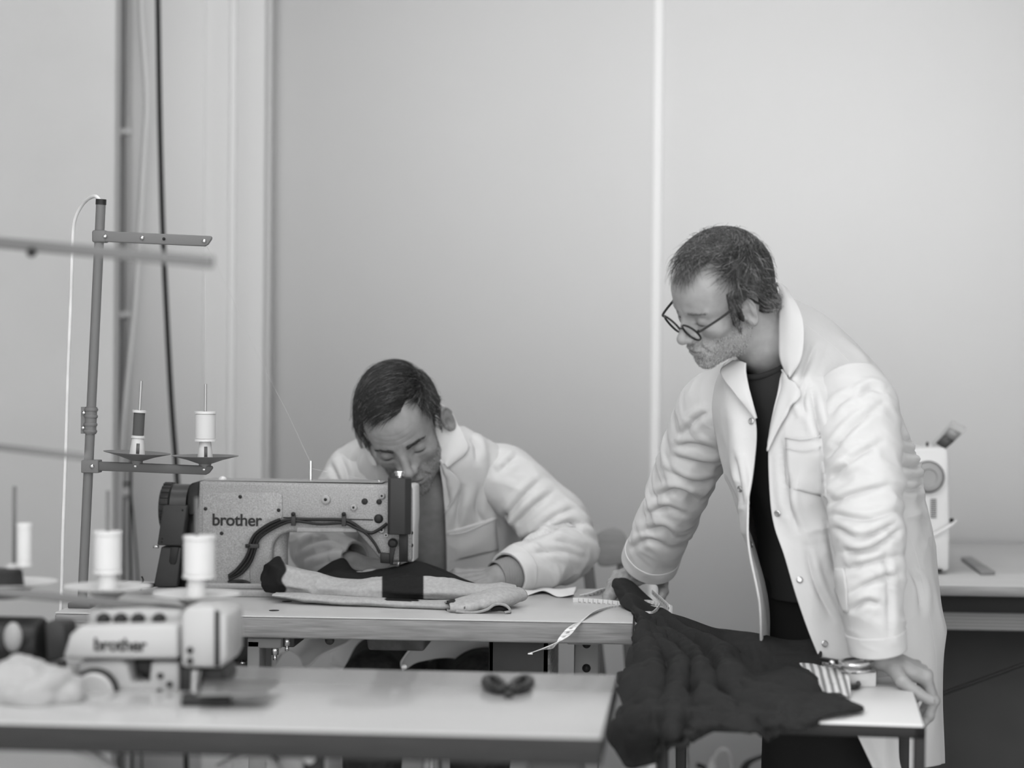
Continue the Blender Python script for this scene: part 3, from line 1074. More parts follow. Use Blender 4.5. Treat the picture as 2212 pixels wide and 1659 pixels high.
def s_ell(p, c, r, R=None):
    q = p - np.asarray(c, np.float32)
    if R is not None:
        q = q @ np.asarray(R, np.float32)
    r = np.asarray(r, np.float32)
    k0 = np.linalg.norm(q / r, axis=1)
    k1 = np.linalg.norm(q / (r * r), axis=1)
    return k0 * (k0 - 1) / np.maximum(k1, 1e-6)


def s_cap(p, a, b, ra, rb=None):
    rb = ra if rb is None else rb
    a, b = np.asarray(a, np.float32), np.asarray(b, np.float32)
    ab = b - a
    t = np.clip((p - a) @ ab / max(float(ab @ ab), 1e-12), 0, 1)
    return np.linalg.norm(p - a - t[:, None] * ab, axis=1) - (ra + (rb - ra) * t)


def s_sph(p, c, r):
    return np.linalg.norm(p - np.asarray(c, np.float32), axis=1) - r


def sdf_mesh(fn, lo, hi, h):
    """naive surface nets of fn<0 in the box lo..hi with voxel h; returns verts, quads"""
    lo, hi = np.asarray(lo, float), np.asarray(hi, float)
    B = 6
    nb = np.ceil((hi - lo) / (h * B)).astype(int) + 1
    n = nb * B + 1
    ci = np.stack(np.meshgrid(*[np.arange(k) for k in nb], indexing='ij'), -1).reshape(-1, 3)
    cc = (lo + (ci + 0.5) * B * h).astype(np.float32)
    cv = fn(cc)
    S = np.empty(n, np.float32)
    big = np.sign(cv) * 1.0
    blk = np.repeat(np.repeat(np.repeat(big.reshape(nb), B, 0), B, 1), B, 2)
    S[:-1, :-1, :-1] = blk
    S[-1], S[:, -1], S[:, :, -1] = 1, 1, 1
    act = np.abs(cv) < B * h * 1.25
    loc = np.stack(np.meshgrid(*[np.arange(B + 1)] * 3, indexing='ij'), -1).reshape(-1, 3)
    idx = (ci[act][:, None, :] * B + loc[None]).reshape(-1, 3)
    flat = np.unique(np.ravel_multi_index(idx.T, n))
    ii = np.stack(np.unravel_index(flat, n), -1)
    vals = np.empty(len(flat), np.float32)
    for s in range(0, len(flat), 400000):
        vals[s:s + 400000] = fn((lo + ii[s:s + 400000] * h).astype(np.float32))
    S.ravel()[flat] = vals
    ins = S < 0
    cnt = sum(ins[a:n[0] - 1 + a, b:n[1] - 1 + b, c:n[2] - 1 + c].astype(np.int8) for a in (0, 1) for b in (0, 1) for c in (0, 1))
    cells = np.argwhere((cnt > 0) & (cnt < 8))
    vid = -np.ones(n - 1, np.int64)
    vid[tuple(cells.T)] = np.arange(len(cells))
    acc = np.zeros((len(cells), 3))
    num = np.zeros(len(cells))
    corners = [(a, b, c) for a in (0, 1) for b in (0, 1) for c in (0, 1)]
    for i, c0 in enumerate(corners):
        for c1 in corners[i + 1:]:
            if sum(abs(c0[k] - c1[k]) for k in range(3)) != 1:
                continue
            v0 = S[tuple((cells + c0).T)]
            v1 = S[tuple((cells + c1).T)]
            m = (v0 < 0) != (v1 < 0)
            t = np.clip(v0[m] / (v0[m] - v1[m]), 0, 1)[:, None]
            acc[m] += np.array(c0) + t * (np.array(c1) - np.array(c0))
            num[m] += 1
    verts = lo + (cells + acc / num[:, None]) * h
    quads = []
    for ax in range(3):
        o1, o2 = [(1, 2), (2, 0), (0, 1)][ax]
        sl0 = [slice(1, n[k] - 1) for k in range(3)]
        sl0[ax] = slice(0, n[ax] - 1)
        sl1 = list(sl0)
        sl1[ax] = slice(1, n[ax])
        e = np.argwhere(ins[tuple(sl0)] != ins[tuple(sl1)])
        if len(e) == 0:
            continue
        off = np.ones(3, int)
        off[ax] = 0
        e = e + off
        flip = ins[tuple(e.T)]
        q = []
        for d1, d2 in ((-1, -1), (0, -1), (0, 0), (-1, 0)):
            c = e.copy()
            c[:, o1] += d1
            c[:, o2] += d2
            q.append(vid[tuple(c.T)])
        q = np.stack(q, 1)
        q[~flip] = q[~flip][:, ::-1]
        quads.append(q)
    quads = np.vstack(quads)
    quads = quads[(quads >= 0).all(1)]
    return verts, quads


def relax(v, q, it=1, lam=0.5):
    """light smoothing of a quad mesh"""
    for _ in range(it):
        acc = np.zeros_like(v)
        cnt = np.zeros(len(v))
        for a, b in ((0, 1), (1, 2), (2, 3), (3, 0)):
            np.add.at(acc, q[:, a], v[q[:, b]])
            np.add.at(acc, q[:, b], v[q[:, a]])
            np.add.at(cnt, q[:, a], 1)
            np.add.at(cnt, q[:, b], 1)
        v = v + lam * (acc / np.maximum(cnt, 1)[:, None] - v)
    return v


def axes_from(fwd, up):
    """rotation whose columns are (left-to-right x, forward y, up z) of a head in world space"""
    f = norm(fwd)
    u = norm(np.asarray(up, float) - f * np.dot(up, f))
    x = np.cross(f, u)
    return np.stack([x, f, u], axis=1)


# camera-aligned directions for posing: right, up, toward the viewer
VR, VU, VT = CAM_R[:, 0], CAM_R[:, 1], CAM_R[:, 2]


class Head:
    """head in its own frame: x to the person's right ear, y forward, z up, origin between the ears at eye height"""

    def __init__(self, origin, R, scale=1.0, back=1.0, ear=(0, 0, 0), ear_yaw=0.42, wrinkle=0.0):
        self.o, self.R, self.s, self.back, self.ear, self.ear_yaw, self.wrinkle = np.asarray(origin, float), R, scale, back, ear, ear_yaw, wrinkle

    def loc(self, p):
        return ((p - self.o.astype(np.float32)) @ self.R.astype(np.float32)) / np.float32(self.s)

    def wld(self, q):
        return self.o + (np.asarray(q, float) * self.s) @ self.R.T

    def sdf_local(self, q):
        q = np.stack([q[:, 0], np.where(q[:, 1] < 0, q[:, 1] / self.back, q[:, 1]), q[:, 2]], 1).astype(np.float32)
        a = np.abs(q[:, 0])
        m = np.stack([a, q[:, 1], q[:, 2]], 1)            # mirrored copy
        d = s_ell(q, (0, -0.018, 0.036), (0.0745, 0.098, 0.084))
        d = smin(d, s_ell(q, (0, 0.030, 0.035), (0.064, 0.052, 0.058)), 0.03)
        d = smin(d, s_ell(q, (0, 0.028, -0.030), (0.054, 0.050, 0.066)), 0.03)
        d = smin(d, s_ell(q, (0, 0.036, -0.078), (0.043, 0.045, 0.038)), 0.025)
        d = smin(d, s_ell(m, (0.040, 0.004, -0.066), (0.021, 0.034, 0.030)), 0.025)
        d = smin(d, s_ell(q, (0, 0.068, -0.101), (0.022, 0.017, 0.017)), 0.018)
        d = smin(d, s_ell(m, (0.041, 0.050, -0.022), (0.018, 0.022, 0.015)), 0.020)
        # brow
        d = smin(d, s_cap(m, (0.010, 0.0775, 0.020), (0.044, 0.064, 0.019), 0.0095, 0.008), 0.012)
        # temples slightly hollow
        d = smax(d, -s_ell(m, (0.082, 0.052, 0.022), (0.014, 0.03, 0.03)), 0.03)
        # eye sockets, eyeballs with lids
        d = smax(d, -s_ell(m, (0.032, 0.092, 0.000), (0.018, 0.0165, 0.0125)), 0.012)
        eye = s_sph(m, (0.0320, 0.0655, 0.0005), 0.0128)
        lid = s_sph(m, (0.0320, 0.0655, 0.0005), 0.0142)
        slit = m[:, 2] - 0.0005 - (-0.0052)
        upper = np.maximum(lid, -(m[:, 2] + 0.0062 + 0.10 * (m[:, 1] - 0.07)))
        lower = np.maximum(lid, (m[:, 2] + 0.0078))
        d = smin(d, eye, 0.003)
        d = smin(d, upper, 0.0035)
        d = smin(d, lower, 0.0035)
        # bags and cheek fold
        d = smin(d, s_ell(m, (0.031, 0.070, -0.014), (0.014, 0.007, 0.004)), 0.007)
        # nose
        nose = s_cap(q, (0, 0.0800, 0.012), (0, 0.1035, -0.030), 0.0068, 0.0085)
        nose = smin(nose, s_ell(q, (0, 0.1045, -0.0345), (0.0105, 0.0105, 0.0098)), 0.008)
        nose = smin(nose, s_ell(m, (0.0115, 0.0925, -0.0385), (0.0065, 0.0095, 0.0072)), 0.007)
        nose = smin(nose, s_cap(m, (0.004, 0.076, 0.004), (0.013, 0.080, -0.032), 0.008, 0.010), 0.012)
        d = smin(d, nose, 0.009)
        d = smax(d, -s_ell(m, (0.0058, 0.0985, -0.0465), (0.0032, 0.0052, 0.0045)), 0.003)
        # muzzle, lips, chin groove
        d = smin(d, s_ell(q, (0, 0.066, -0.068), (0.030, 0.024, 0.024)), 0.016)
        d = smin(d, s_ell(m, (0.007, 0.0865, -0.0635), (0.014, 0.0072, 0.0050)), 0.005)
        d = smin(d, s_ell(q, (0, 0.0845, -0.0745), (0.0185, 0.0082, 0.0058)), 0.005)
        mouth = s_ell(q, (0, 0.0965, -0.0690 + 0.0), (0.0255, 0.0145, 0.0013))
        d = smax(d, -mouth, 0.0022)
        d = smax(d, -s_ell(q, (0, 0.0925, -0.0855), (0.016, 0.0085, 0.005)), 0.008)
        # nasolabial folds
        fold = s_cap(m, (0.0185, 0.090, -0.040), (0.031, 0.072, -0.074), 0.0022, 0.0018)
        d = smax(d, -fold, 0.005)
        # brow furrows
        if self.wrinkle:
            win = smoothstep(0.048, 0.030, a) * (q[:, 1] > 0.045)
            for zc, dp in ((0.034, 0.8), (0.045, 1.0), (0.056, 0.7)):
                d = d + self.wrinkle * dp * win * np.exp(-((q[:, 2] - zc + 0.004 * np.cos(a * 55)) / 0.0011) ** 2)
            d = d + self.wrinkle * 1.6 * np.exp(-((a - 0.0065) / 0.0013) ** 2) * np.exp(-((q[:, 2] - 0.020) / 0.009) ** 2) * (q[:, 1] > 0.05)
        # ears
        er = np.array([[0.94, 0.0, 0.34], [0.0, 1.0, 0.0], [-0.34, 0.0, 0.94]])
        c = np.array((0.0785 + self.ear[0], -0.010 + self.ear[1], -0.010 + self.ear[2]), np.float32)
        qe = m - c
        yaw = self.ear_yaw
        qe = np.stack([qe[:, 0] * math.cos(yaw) + qe[:, 1] * math.sin(yaw), -qe[:, 0] * math.sin(yaw) + qe[:, 1] * math.cos(yaw), qe[:, 2]], 1)
        qe = np.stack([qe[:, 0], qe[:, 1] * math.cos(0.2) - qe[:, 2] * math.sin(0.2), qe[:, 1] * math.sin(0.2) + qe[:, 2] * math.cos(0.2)], 1)
        yy = qe[:, 1] / np.where(qe[:, 2] > 0, 0.0165, 0.0135)
        rad = np.sqrt(yy ** 2 + (qe[:, 2] / 0.031) ** 2)
        ear = s_ell(qe, (0, 0, 0), (0.0055, 0.0165, 0.0315))
        ear = np.minimum(ear, s_ell(qe, (0.0, 0.002, -0.024), (0.0055, 0.010, 0.012)))
        rim = np.abs(rad - 0.90) * 0.02
        rim = np.sqrt(rim ** 2 + (qe[:, 0] - 0.004) ** 2) - 0.0034
        rim = np.where((qe[:, 1] > 0.006) & (qe[:, 2] < -0.002), 0.02, rim)
        ear = smin(ear, rim, 0.003)
        ear = smax(ear, -s_ell(qe, (0.0075, 0.004, -0.006), (0.007, 0.009, 0.013)), 0.003)
        ear = smax(ear, -s_ell(qe, (0.0068, -0.001, 0.014), (0.0045, 0.009, 0.010)), 0.003)
        ear = smin(ear, s_ell(qe, (0.004, -0.006, 0.000), (0.003, 0.003, 0.016)), 0.003)
        ear = smin(ear, s_ell(qe, (0.003, 0.0135, -0.008), (0.0045, 0.0045, 0.006)), 0.004)
        d = smin(d, ear, 0.006)
        return d

    def near_ear(self, q):
        a = np.abs(q[:, 0])
        return (a > 0.0705) & (np.abs(q[:, 1] + 0.012 - self.ear[1]) < 0.026) & (np.abs(q[:, 2] + 0.010 - self.ear[2]) < 0.036)

    def sdf(self, p):
        return self.sdf_local(self.loc(p)) * np.float32(self.s)
M_SKIN = mat_attr('skin', rough=0.5, spec=0.35, bump=(420, 0.22), mottle=(55, 0.10))
M_HAIR = mat_attr('hair', rough=0.42, spec=0.45)


def sdf_grad(fn, p, e=0.002, s=None):
    p = np.asarray(p, np.float32)
    if s is not None:
        g = np.stack([fn(p + np.eye(3, dtype=np.float32)[k] * e) - s for k in range(3)], 1)
        return g / np.maximum(np.linalg.norm(g, axis=1, keepdims=True), 1e-9)
    g = np.stack([fn(p + np.eye(3, dtype=np.float32)[k] * e) - fn(p - np.eye(3, dtype=np.float32)[k] * e) for k in range(3)], 1)
    return g / np.maximum(np.linalg.norm(g, axis=1, keepdims=True), 1e-9)


def strands(fn, roots, dirs, length, steps, clear0, clear1, width, shade, curl=0.0, seed=0, tip=0.25, gravity=None):
    """tapered three-sided strands that hug the field fn; returns verts, faces, shade"""
    rng = np.random.default_rng(seed)
    n = len(roots)
    x = np.asarray(roots, float).copy()
    d = np.asarray(dirs, float).copy()
    length = np.broadcast_to(np.asarray(length, float), (n,))
    P_ = [x.copy()]
    g = sdf_grad(fn, x)
    N_ = [g.copy()]
    for k in range(steps):
        st = (length / steps)[:, None]
        d = d - g * np.sum(d * g, 1, keepdims=True) * (0.7 if clear1 < 0.02 else 0.4)
        d /= np.maximum(np.linalg.norm(d, axis=1, keepdims=True), 1e-9)
        if gravity is not None:
            d = d + np.asarray(gravity) * 0.12
        if curl:
            d = d + rng.normal(0, curl, (n, 3))
        d /= np.maximum(np.linalg.norm(d, axis=1, keepdims=True), 1e-9)
        x = x + d * st
        s = fn(x.astype(np.float32))
        g = sdf_grad(fn, x, s=s)
        u = (k + 1) / steps
        tgt = clear0 + (clear1 - clear0) * math.sin(u * math.pi * 0.62)
        corr = (tgt - s)[:, None]
        x = x + g * np.where(corr > 0, corr, corr * 0.35)
        P_.append(x.copy())
        N_.append(g.copy())
    P_ = np.stack(P_, 1)
    N_ = np.stack(N_, 1)
    T_ = np.gradient(P_, axis=1)
    T_ /= np.maximum(np.linalg.norm(T_, axis=2, keepdims=True), 1e-9)
    S_ = np.cross(T_, N_)
    S_ /= np.maximum(np.linalg.norm(S_, axis=2, keepdims=True), 1e-9)
    m = steps + 1
    w = np.linspace(1, tip, m)[None, :, None] * np.broadcast_to(np.asarray(width, float), (n,))[:, None, None]
    a = P_ - S_ * w
    b = P_ + S_ * w
    c = P_ + N_ * w * 1.2
    V = np.stack([a, b, c], 2).reshape(-1, 3)
    base = (np.arange(n) * m * 3)[:, None]
    F = []
    for k in range(m - 1):
        for i in range(3):
            j = (i + 1) % 3
            F.append(np.stack([base[:, 0] + k * 3 + i, base[:, 0] + k * 3 + j, base[:, 0] + (k + 1) * 3 + j, base[:, 0] + (k + 1) * 3 + i], 1))
    F = np.concatenate(F)
    sh = np.repeat(np.broadcast_to(np.asarray(shade, float), (n,)), m * 3)
    return V, F, sh


def pick(verts, mask, n, seed):
    idx = np.flatnonzero(mask)
    rng = np.random.default_rng(seed)
    return idx[rng.integers(0, len(idx), n)]


def chain(p, pts, rad):
    """union of tapering capsules"""
    d = None
    for k in range(len(pts) - 1):
        c = s_cap(p, pts[k], pts[k + 1], rad[k], rad[k + 1])
        d = c if d is None else smin(d, c, 0.004)
    return d


def loft(rings, nu, nv, closed=True):
    """rings: list of control rings (world points); dense grid"""
    return net(np.stack(rings), nu, nv, closed_u=closed)


def tube_rings(centres, radii, k=10, flat=None, roll=None):
    """control rings for a sleeve or leg along centres; radii may be (a,b) pairs"""
    c = np.asarray(centres, float)
    tg = np.gradient(c, axis=0)
    tg /= np.linalg.norm(tg, axis=1, keepdims=True)
    a = VT - tg[0] * np.dot(VT, tg[0])
    rings = []
    for i in range(len(c)):
        a = VT - tg[i] * np.dot(VT, tg[i])
        a = norm(a)
        b = np.cross(tg[i], a)
        r = radii[i]
        ra, rb = (r if np.ndim(r) else (r, r))
        th = np.linspace(0, 2 * np.pi, k, endpoint=False)
        rings.append(c[i] + np.cos(th)[:, None] * a * ra + np.sin(th)[:, None] * b * rb)
    return rings


def crumple(g, amp, seed, freq, aniso=(1, 1, 1), weight=None, closed_u=False, frame=None):
    """push a cloth grid along its normals with ridged folds stretched by aniso in the given frame"""
    nr = grid_normals(g, closed_u)
    q = g if frame is None else g @ np.asarray(frame)
    q = q * np.asarray(aniso) * freq
    warp = fbm(q * 0.7 + 3.1, seed + 5, 2)[..., None] * 0.5
    r = ridge(q + warp, seed) * 0.65 + ridge(q * 2.1 + warp, seed + 3) * 0.35
    r = r - r.mean()
    w = 1.0 if weight is None else weight[..., None]
    return g + nr * (r[..., None] * amp) * w


def sculpt(g, creases, closed_u=False, depth=0.007, width=8.0):
    """press fold lines into a cloth grid: each crease is a pixel polyline (optionally with its own depth, width) on the side that faces the viewer"""
    nr = grid_normals(g, closed_u)
    q = (g - CAM_O) @ CAM_R
    px, py = CPX - FPX * q[..., 0] / q[..., 2], CPY + FPX * q[..., 1] / q[..., 2]
    cen = g.reshape(-1, 3).mean(0)
    view = CAM_O - g
    view /= np.linalg.norm(view, axis=-1, keepdims=True)
    if closed_u:
        mid = g.mean(axis=1, keepdims=True)
        out = np.sign(np.sum(nr * (g - mid), -1, keepdims=True))
    else:
        out = np.ones(g.shape[:2] + (1,)) * np.sign(np.sum(nr * view, -1).mean() or 1)
    nout = nr * out
    facing = smoothstep(0.0, 0.3, np.sum(nout * view, -1)) if closed_u else smoothstep(0.0, 0.3, np.abs(np.sum(nr * view, -1)))
    sgn = 1.0 if closed_u else np.sign(np.sum(nr * view, -1))[..., None]
    base = nout if closed_u else nr * sgn
    disp = np.zeros(g.shape[:2])
    for c in creases:
        dp, wd = depth, width
        if isinstance(c, dict):
            dp, wd, c = c.get('d', depth), c.get('w', width), c['p']
        L = catmull(np.asarray(c, float), 28)
        box = (px > L[:, 0].min() - 4 * wd) & (px < L[:, 0].max() + 4 * wd) & (py > L[:, 1].min() - 4 * wd) & (py < L[:, 1].max() + 4 * wd)
        if not box.any():
            continue
        bx, by = px[box], py[box]
        dx, dy = bx[:, None] - L[:, 0], by[:, None] - L[:, 1]
        d2 = dx * dx + dy * dy
        k = np.argmin(d2, -1)
        dist = np.sqrt(np.take_along_axis(d2, k[..., None], -1)[..., 0])
        tg = np.gradient(L, axis=0)
        tg /= np.linalg.norm(tg, axis=1, keepdims=True)
        ddx, ddy = bx - L[k, 0], by - L[k, 1]
        side = np.sign(tg[k, 0] * ddy - tg[k, 1] * ddx)
        s = dist * side / wd
        t = k / 27.0
        tap = np.sin(np.pi * np.clip(t, 0.02, 0.98)) ** 0.6
        along = np.abs(tg[k, 0] * ddx + tg[k, 1] * ddy) / wd
        prof = -np.exp(-(s * 1.25) ** 2) + 0.75 * np.exp(-((s + 1.7) / 1.1) ** 2) + 0.35 * np.exp(-((s - 1.8) / 1.2) ** 2)
        disp[box] += dp * prof * tap * np.exp(-(along / 1.5) ** 2)
    return g + base * (disp * facing)[..., None]


from mathutils.bvhtree import BVHTree


def bvh_of(objs):
    vs, fs, n = [], [], 0
    for o in objs:
        base = root_loc(o)
        me = o.data
        co = np.empty(len(me.vertices) * 3, np.float32)
        me.vertices.foreach_get('co', co)
        vs.append(co.reshape(-1, 3) + base)
        fs += [tuple(i + n for i in p.vertices) for p in me.polygons]
        n += len(me.vertices)
    return BVHTree.FromPolygons([tuple(v) for v in np.vstack(vs).tolist()], fs)


def drape(bvh, px, py, lift=0.004, fallback=4.0):
    """point on the cloth surface where the viewing ray through a pixel meets it, lifted off it"""
    r = _ray(px, py)
    r = r / np.linalg.norm(r)
    h = bvh.ray_cast(Vector(CAM_O), Vector(r))
    if h[0] is None:
        return P(px, py, fallback), -r
    nrm = np.array(h[1])
    if np.dot(nrm, r) > 0:
        nrm = -nrm
    return np.array(h[0]) + nrm * lift - r * lift * 0.3, nrm


def drape_patch(bvh, left, right, n_across=8, n_along=24, lift=0.005, curve=0.0, fallback=4.0, edge_lift=None):
    """cloth patch between two pixel polylines (same travel), laid on the surface; edge_lift raises the right edge"""
    L = catmull(np.asarray(left, float), n_along)
    Rr = catmull(np.asarray(right, float), n_along)
    g = np.zeros((n_along, n_across, 3))
    for i in range(n_along):
        for j in range(n_across):
            f = j / (n_across - 1)
            p = L[i] * (1 - f) + Rr[i] * f
            lf = lift + (edge_lift or 0) * f
            q, nn = drape(bvh, p[0], p[1], lf, fallback)
            g[i, j] = q
    # smooth out steps
    for _ in range(2):
        gg = g.copy()
        gg[1:-1, 1:-1] = (g[:-2, 1:-1] + g[2:, 1:-1] + g[1:-1, :-2] + g[1:-1, 2:] + 4 * g[1:-1, 1:-1]) / 8
        g = gg
    return g


def seam(bvh, pts, r, lift=0.001, n=None, fallback=4.0):
    q = catmull(np.asarray(pts, float), n or len(pts) * 8)
    w = np.array([drape(bvh, a, b, lift, fallback)[0] for a, b in q])
    return w


def build_vf(name, v, f, material, parent, shade=None, smooth=True, angle=0, label=None, kind=None):
    m = MB()
    m.v, m.n = [np.asarray(v, float)], len(v)
    m.f = [tuple(q) for q in np.asarray(f).tolist()]
    m.fm = [0] * len(m.f)
    return m.build(name, material, parent, smooth=smooth, angle=angle, shade=shade, label=label, kind=kind)


def merge(parts):
    vs, fs, ss, n = [], [], [], 0
    for v, f, s in parts:
        vs.append(v)
        fs.append(np.asarray(f) + n)
        ss.append(np.broadcast_to(np.asarray(s, float), (len(v),)))
        n += len(v)
    fs2 = []
    for f in fs:
        fs2 += f.tolist()
    return np.vstack(vs), fs2, np.concatenate(ss)
# ------------------------------------------------------------------ the two heads
def pose(yaw, pitch, roll, tilt=0):
    """yaw from facing the viewer (positive = towards image left), pitch down, roll (positive = top of head to image left), degrees"""
    y, p, r = (math.radians(v) for v in (yaw, pitch, roll))
    fh = math.cos(y) * VT - math.sin(y) * VR
    f = math.cos(p) * fh - math.sin(p) * VU
    u = math.sin(p) * fh + math.cos(p) * VU
    R = axes_from(f, u)
    # roll in the picture plane
    K = np.array([[0, -VT[2], VT[1]], [VT[2], 0, -VT[0]], [-VT[1], VT[0], 0]])
    Q = np.eye(3) + math.sin(r) * K + (1 - math.cos(r)) * K @ K
    return Q @ R @ rot_y(-math.radians(tilt))


H1 = Head(P(870, 926, 4.44), pose(8, 36, 15), 1.07, ear=(0.009, -0.002, -0.002), ear_yaw=0.62, wrinkle=0.0007)          # seated man
H2 = Head(P(1556, 645, 3.76), pose(66, 29, 0, 19), 0.945, 0.90, (0, 0.004, 0.004), 0.35)        # standing man
HV = 0.0018


def head_shade(H, v, base, stub, stub_amt):
    q = H.loc(v.astype(np.float32))
    x, y, z = np.abs(q[:, 0]), q[:, 1], q[:, 2]
    s = np.full(len(v), base)
    n = fbm(q * 260, 5, 2)
    # stubble: jaw, chin, upper lip, sideburn
    line = -0.045 - 0.55 * np.clip(y - 0.055, -0.08, 0.05) + 0.4 * np.clip(0.03 - y, 0, 0.02)
    jaw = smoothstep(0.010, -0.006, z - np.where(y < 0.03, 0.006 - (0.03 - y) * 0.1, -0.043 - (y - 0.03) * 0.05))
    jaw *= smoothstep(-0.012, 0.004, y - 0.0 + (z + 0.06) * 0.5)
    muz = smoothstep(0.036, 0.024, x) * smoothstep(-0.046, -0.053, z) * (y > 0.03)
    side = smoothstep(0.0, 0.012, x - 0.055) * smoothstep(0.01, -0.01, z)
    st = np.clip(np.maximum(jaw * 1.0, muz), 0, 1)
    # lips stay clear
    lip = np.exp(-((z + 0.069) / 0.009) ** 2) * np.exp(-(x / 0.021) ** 4) * (y > 0.07)
    st = st * (1 - 0.9 * lip) * (x < 0.0685)
    s = s * (1 - st * stub_amt) + stub * st * stub_amt * (1 + 0.5 * n)
    s = s * (1 - 0.22 * lip)
    # lash line and darker lids
    lash = np.exp(-((z + 0.0068) / 0.0022) ** 2) * np.exp(-((x - 0.032) / 0.0130) ** 4) * (y > 0.055)
    s = s * (1 - 0.88 * lash)
    return np.clip(s, 0.015, 1), st


def make_head(H, neck, base, stub, stub_amt):
    """head and neck as one surface; neck = list of world points and radii"""
    def fn(p):
        d = H.sdf(p)
        nk = chain(p, neck[0], neck[1])
        return smin(d, nk, 0.028)
    lo = np.minimum(H.o - 0.21, np.min(neck[0], axis=0) - 0.07)
    hi = np.maximum(H.o + 0.21, np.max(neck[0], axis=0) + 0.07)
    v, f = sdf_mesh(fn, lo, hi, HV)
    v = relax(v, f, 1, 0.4)
    s, st = head_shade(H, v, base, stub, stub_amt)
    return v, f, s, st, fn


NECK1 = ([H1.wld((0, -0.035, -0.035)), P(912, 985, 4.53), P(922, 1040, 4.60)], [0.056, 0.057, 0.060])
NECK2 = ([H2.wld((0, -0.035, -0.035)), P(1650, 735, 3.81), P(1690, 790, 3.86)], [0.056, 0.056, 0.058])
h1v, h1f, h1s, h1st, h1fn = make_head(H1, NECK1, 0.225, 0.13, 0.45)
h2v, h2f, h2s, h2st, h2fn = make_head(H2, NECK2, 0.285, 0.24, 0.25)


def hair_for(H, hv, fn, hairline, comb, n, length, base, grey, grey_amt, cap_off, seed, width=0.00055, curl=0.05, clear=0.012):
    q = H.loc(hv.astype(np.float32))
    hl = hairline(q)
    rng = np.random.default_rng(seed)
    mask = (hl > 0) & ~H.near_ear(q)
    idx = pick(hv, mask, n, seed)
    roots = hv[idx]
    lq = q[idx]
    d = comb(lq) @ H.R.T
    d = d + rng.normal(0, 0.10, d.shape)
    ln = length(lq) * rng.uniform(0.75, 1.15, n)
    # clumps share a shade
    cl = vnoise(lq * 55, seed)
    sh = base * (0.35 + 1.7 * rng.random(n) ** 1.5 * (0.45 + cl))
    g = rng.random(n) < grey_amt * np.clip(1 + 1.2 * (-lq[:, 2] / 0.06) , 0.35, 2.2)
    sh = np.where(g, grey * rng.uniform(0.7, 1.2, n), sh)
    k = n - n // 30
    parts = [strands(fn, roots[:k], d[:k], ln[:k], 7, 0.001, clear, width, sh[:k], curl, seed),
             strands(fn, roots[k:], d[k:], ln[k:] * 1.15, 7, 0.001, clear * 1.35, width * 0.8, sh[k:], curl * 1.6, seed + 1)]
    # close-lying undercoat so that no scalp shows
    m = np.abs(hl) < 9
    def cap(p):
        lq2 = H.loc(p)
        h = hairline(lq2)
        nz = fbm(lq2 * 70, seed + 9, 2) * 0.0025
        return np.maximum(fn(p) - cap_off * smoothstep(-0.004, 0.02, h) - nz * smoothstep(0, 0.02, h), -h * 0.8)
    cv, cf = sdf_mesh(cap, H.o - 0.17, H.o + 0.17, 0.0032)
    parts.append((cv, cf, np.full(len(cv), base * 0.55)))
    return merge(parts)


# seated man: short dark hair brushed forward to the side, receding temples
def hl1(q):
    x, y, z = q[:, 0], q[:, 1], q[:, 2]
    ax = np.abs(x)
    front = 0.064 - y + 0.10 * (z - 0.07)                      # forehead line by forward distance
    # widow's peak: further forward in the middle, receding at the temples
    front = front - 0.036 * np.exp(-((ax - 0.047) / 0.018) ** 2) + 0.004
    top = z - 0.058
    a = np.minimum(front, np.maximum(top, -0.004 - 0.0 * z + (0.012 - y)))
    side = np.where(y > 0.012, top - 0.012 * (ax < 0.05), z - 0.004 + 0.55 * np.clip(-y - 0.012, 0, 0.09))
    # sideburn in front of the ear
    burn = np.minimum(0.006 - np.abs(y - 0.012), z + 0.004)
    a = np.minimum(front, np.maximum(side, burn))
    earclear = np.sqrt((y + 0.012) ** 2 * 1.4 + (z + 0.008) ** 2) - 0.034
    a = np.where(ax > 0.058, np.minimum(a, np.maximum(earclear, (y > 0.006) * 0.01)), a)
    return a


def comb1(q):
    # forward and to the person's right on top, down on the sides
    x, y, z = q[:, 0], q[:, 1], q[:, 2]
    top = smoothstep(0.05, 0.10, z)[:, None]
    fwd = np.array([0.92, 0.36, 0.0])
    dn = np.stack([0.1 * np.sign(x), 0.25 + 0 * x, -0.9 + 0 * x], 1)
    bk = (y < -0.05)[:, None]
    d = top * fwd + (1 - top) * dn
    return np.where(bk, np.array([0.05, 0.1, -1.0]) * (1 - top) + top * np.array([0.8, 0.35, 0.3]), d)


def len1(q):
    return 0.014 + 0.026 * smoothstep(0.03, 0.10, q[:, 2])


hair1 = hair_for(H1, h1v, h1fn, hl1, comb1, 12500, len1, 0.027, 0.22, 0.16, 0.0045, 31, width=0.00046, clear=0.013)


# standing man: fuller wavy hair swept back to the side, grey at the sides
def hl2(q):
    x, y, z = q[:, 0], q[:, 1], q[:, 2]
    ax = np.abs(x)
    front = 0.047 - y + 0.12 * (z - 0.07) - 0.040 * smoothstep(0.018, 0.044, ax) + 0.1 * smoothstep(0.050, 0.030, z)
    side = np.where(y > 0.026, z - 0.045, z + 0.030 + 0.40 * np.clip(-y - 0.03, 0, 0.09))
    burn = np.minimum(0.008 - np.abs(y - 0.016), z + 0.022)
    a = np.minimum(front, np.maximum(side, burn))
    earclear = np.sqrt((y + 0.012) ** 2 * 1.4 + (z + 0.010) ** 2) - 0.033
    a = np.where(ax > 0.058, np.minimum(a, np.maximum(earclear, (y > 0.010) * 0.01)), a)
    return a


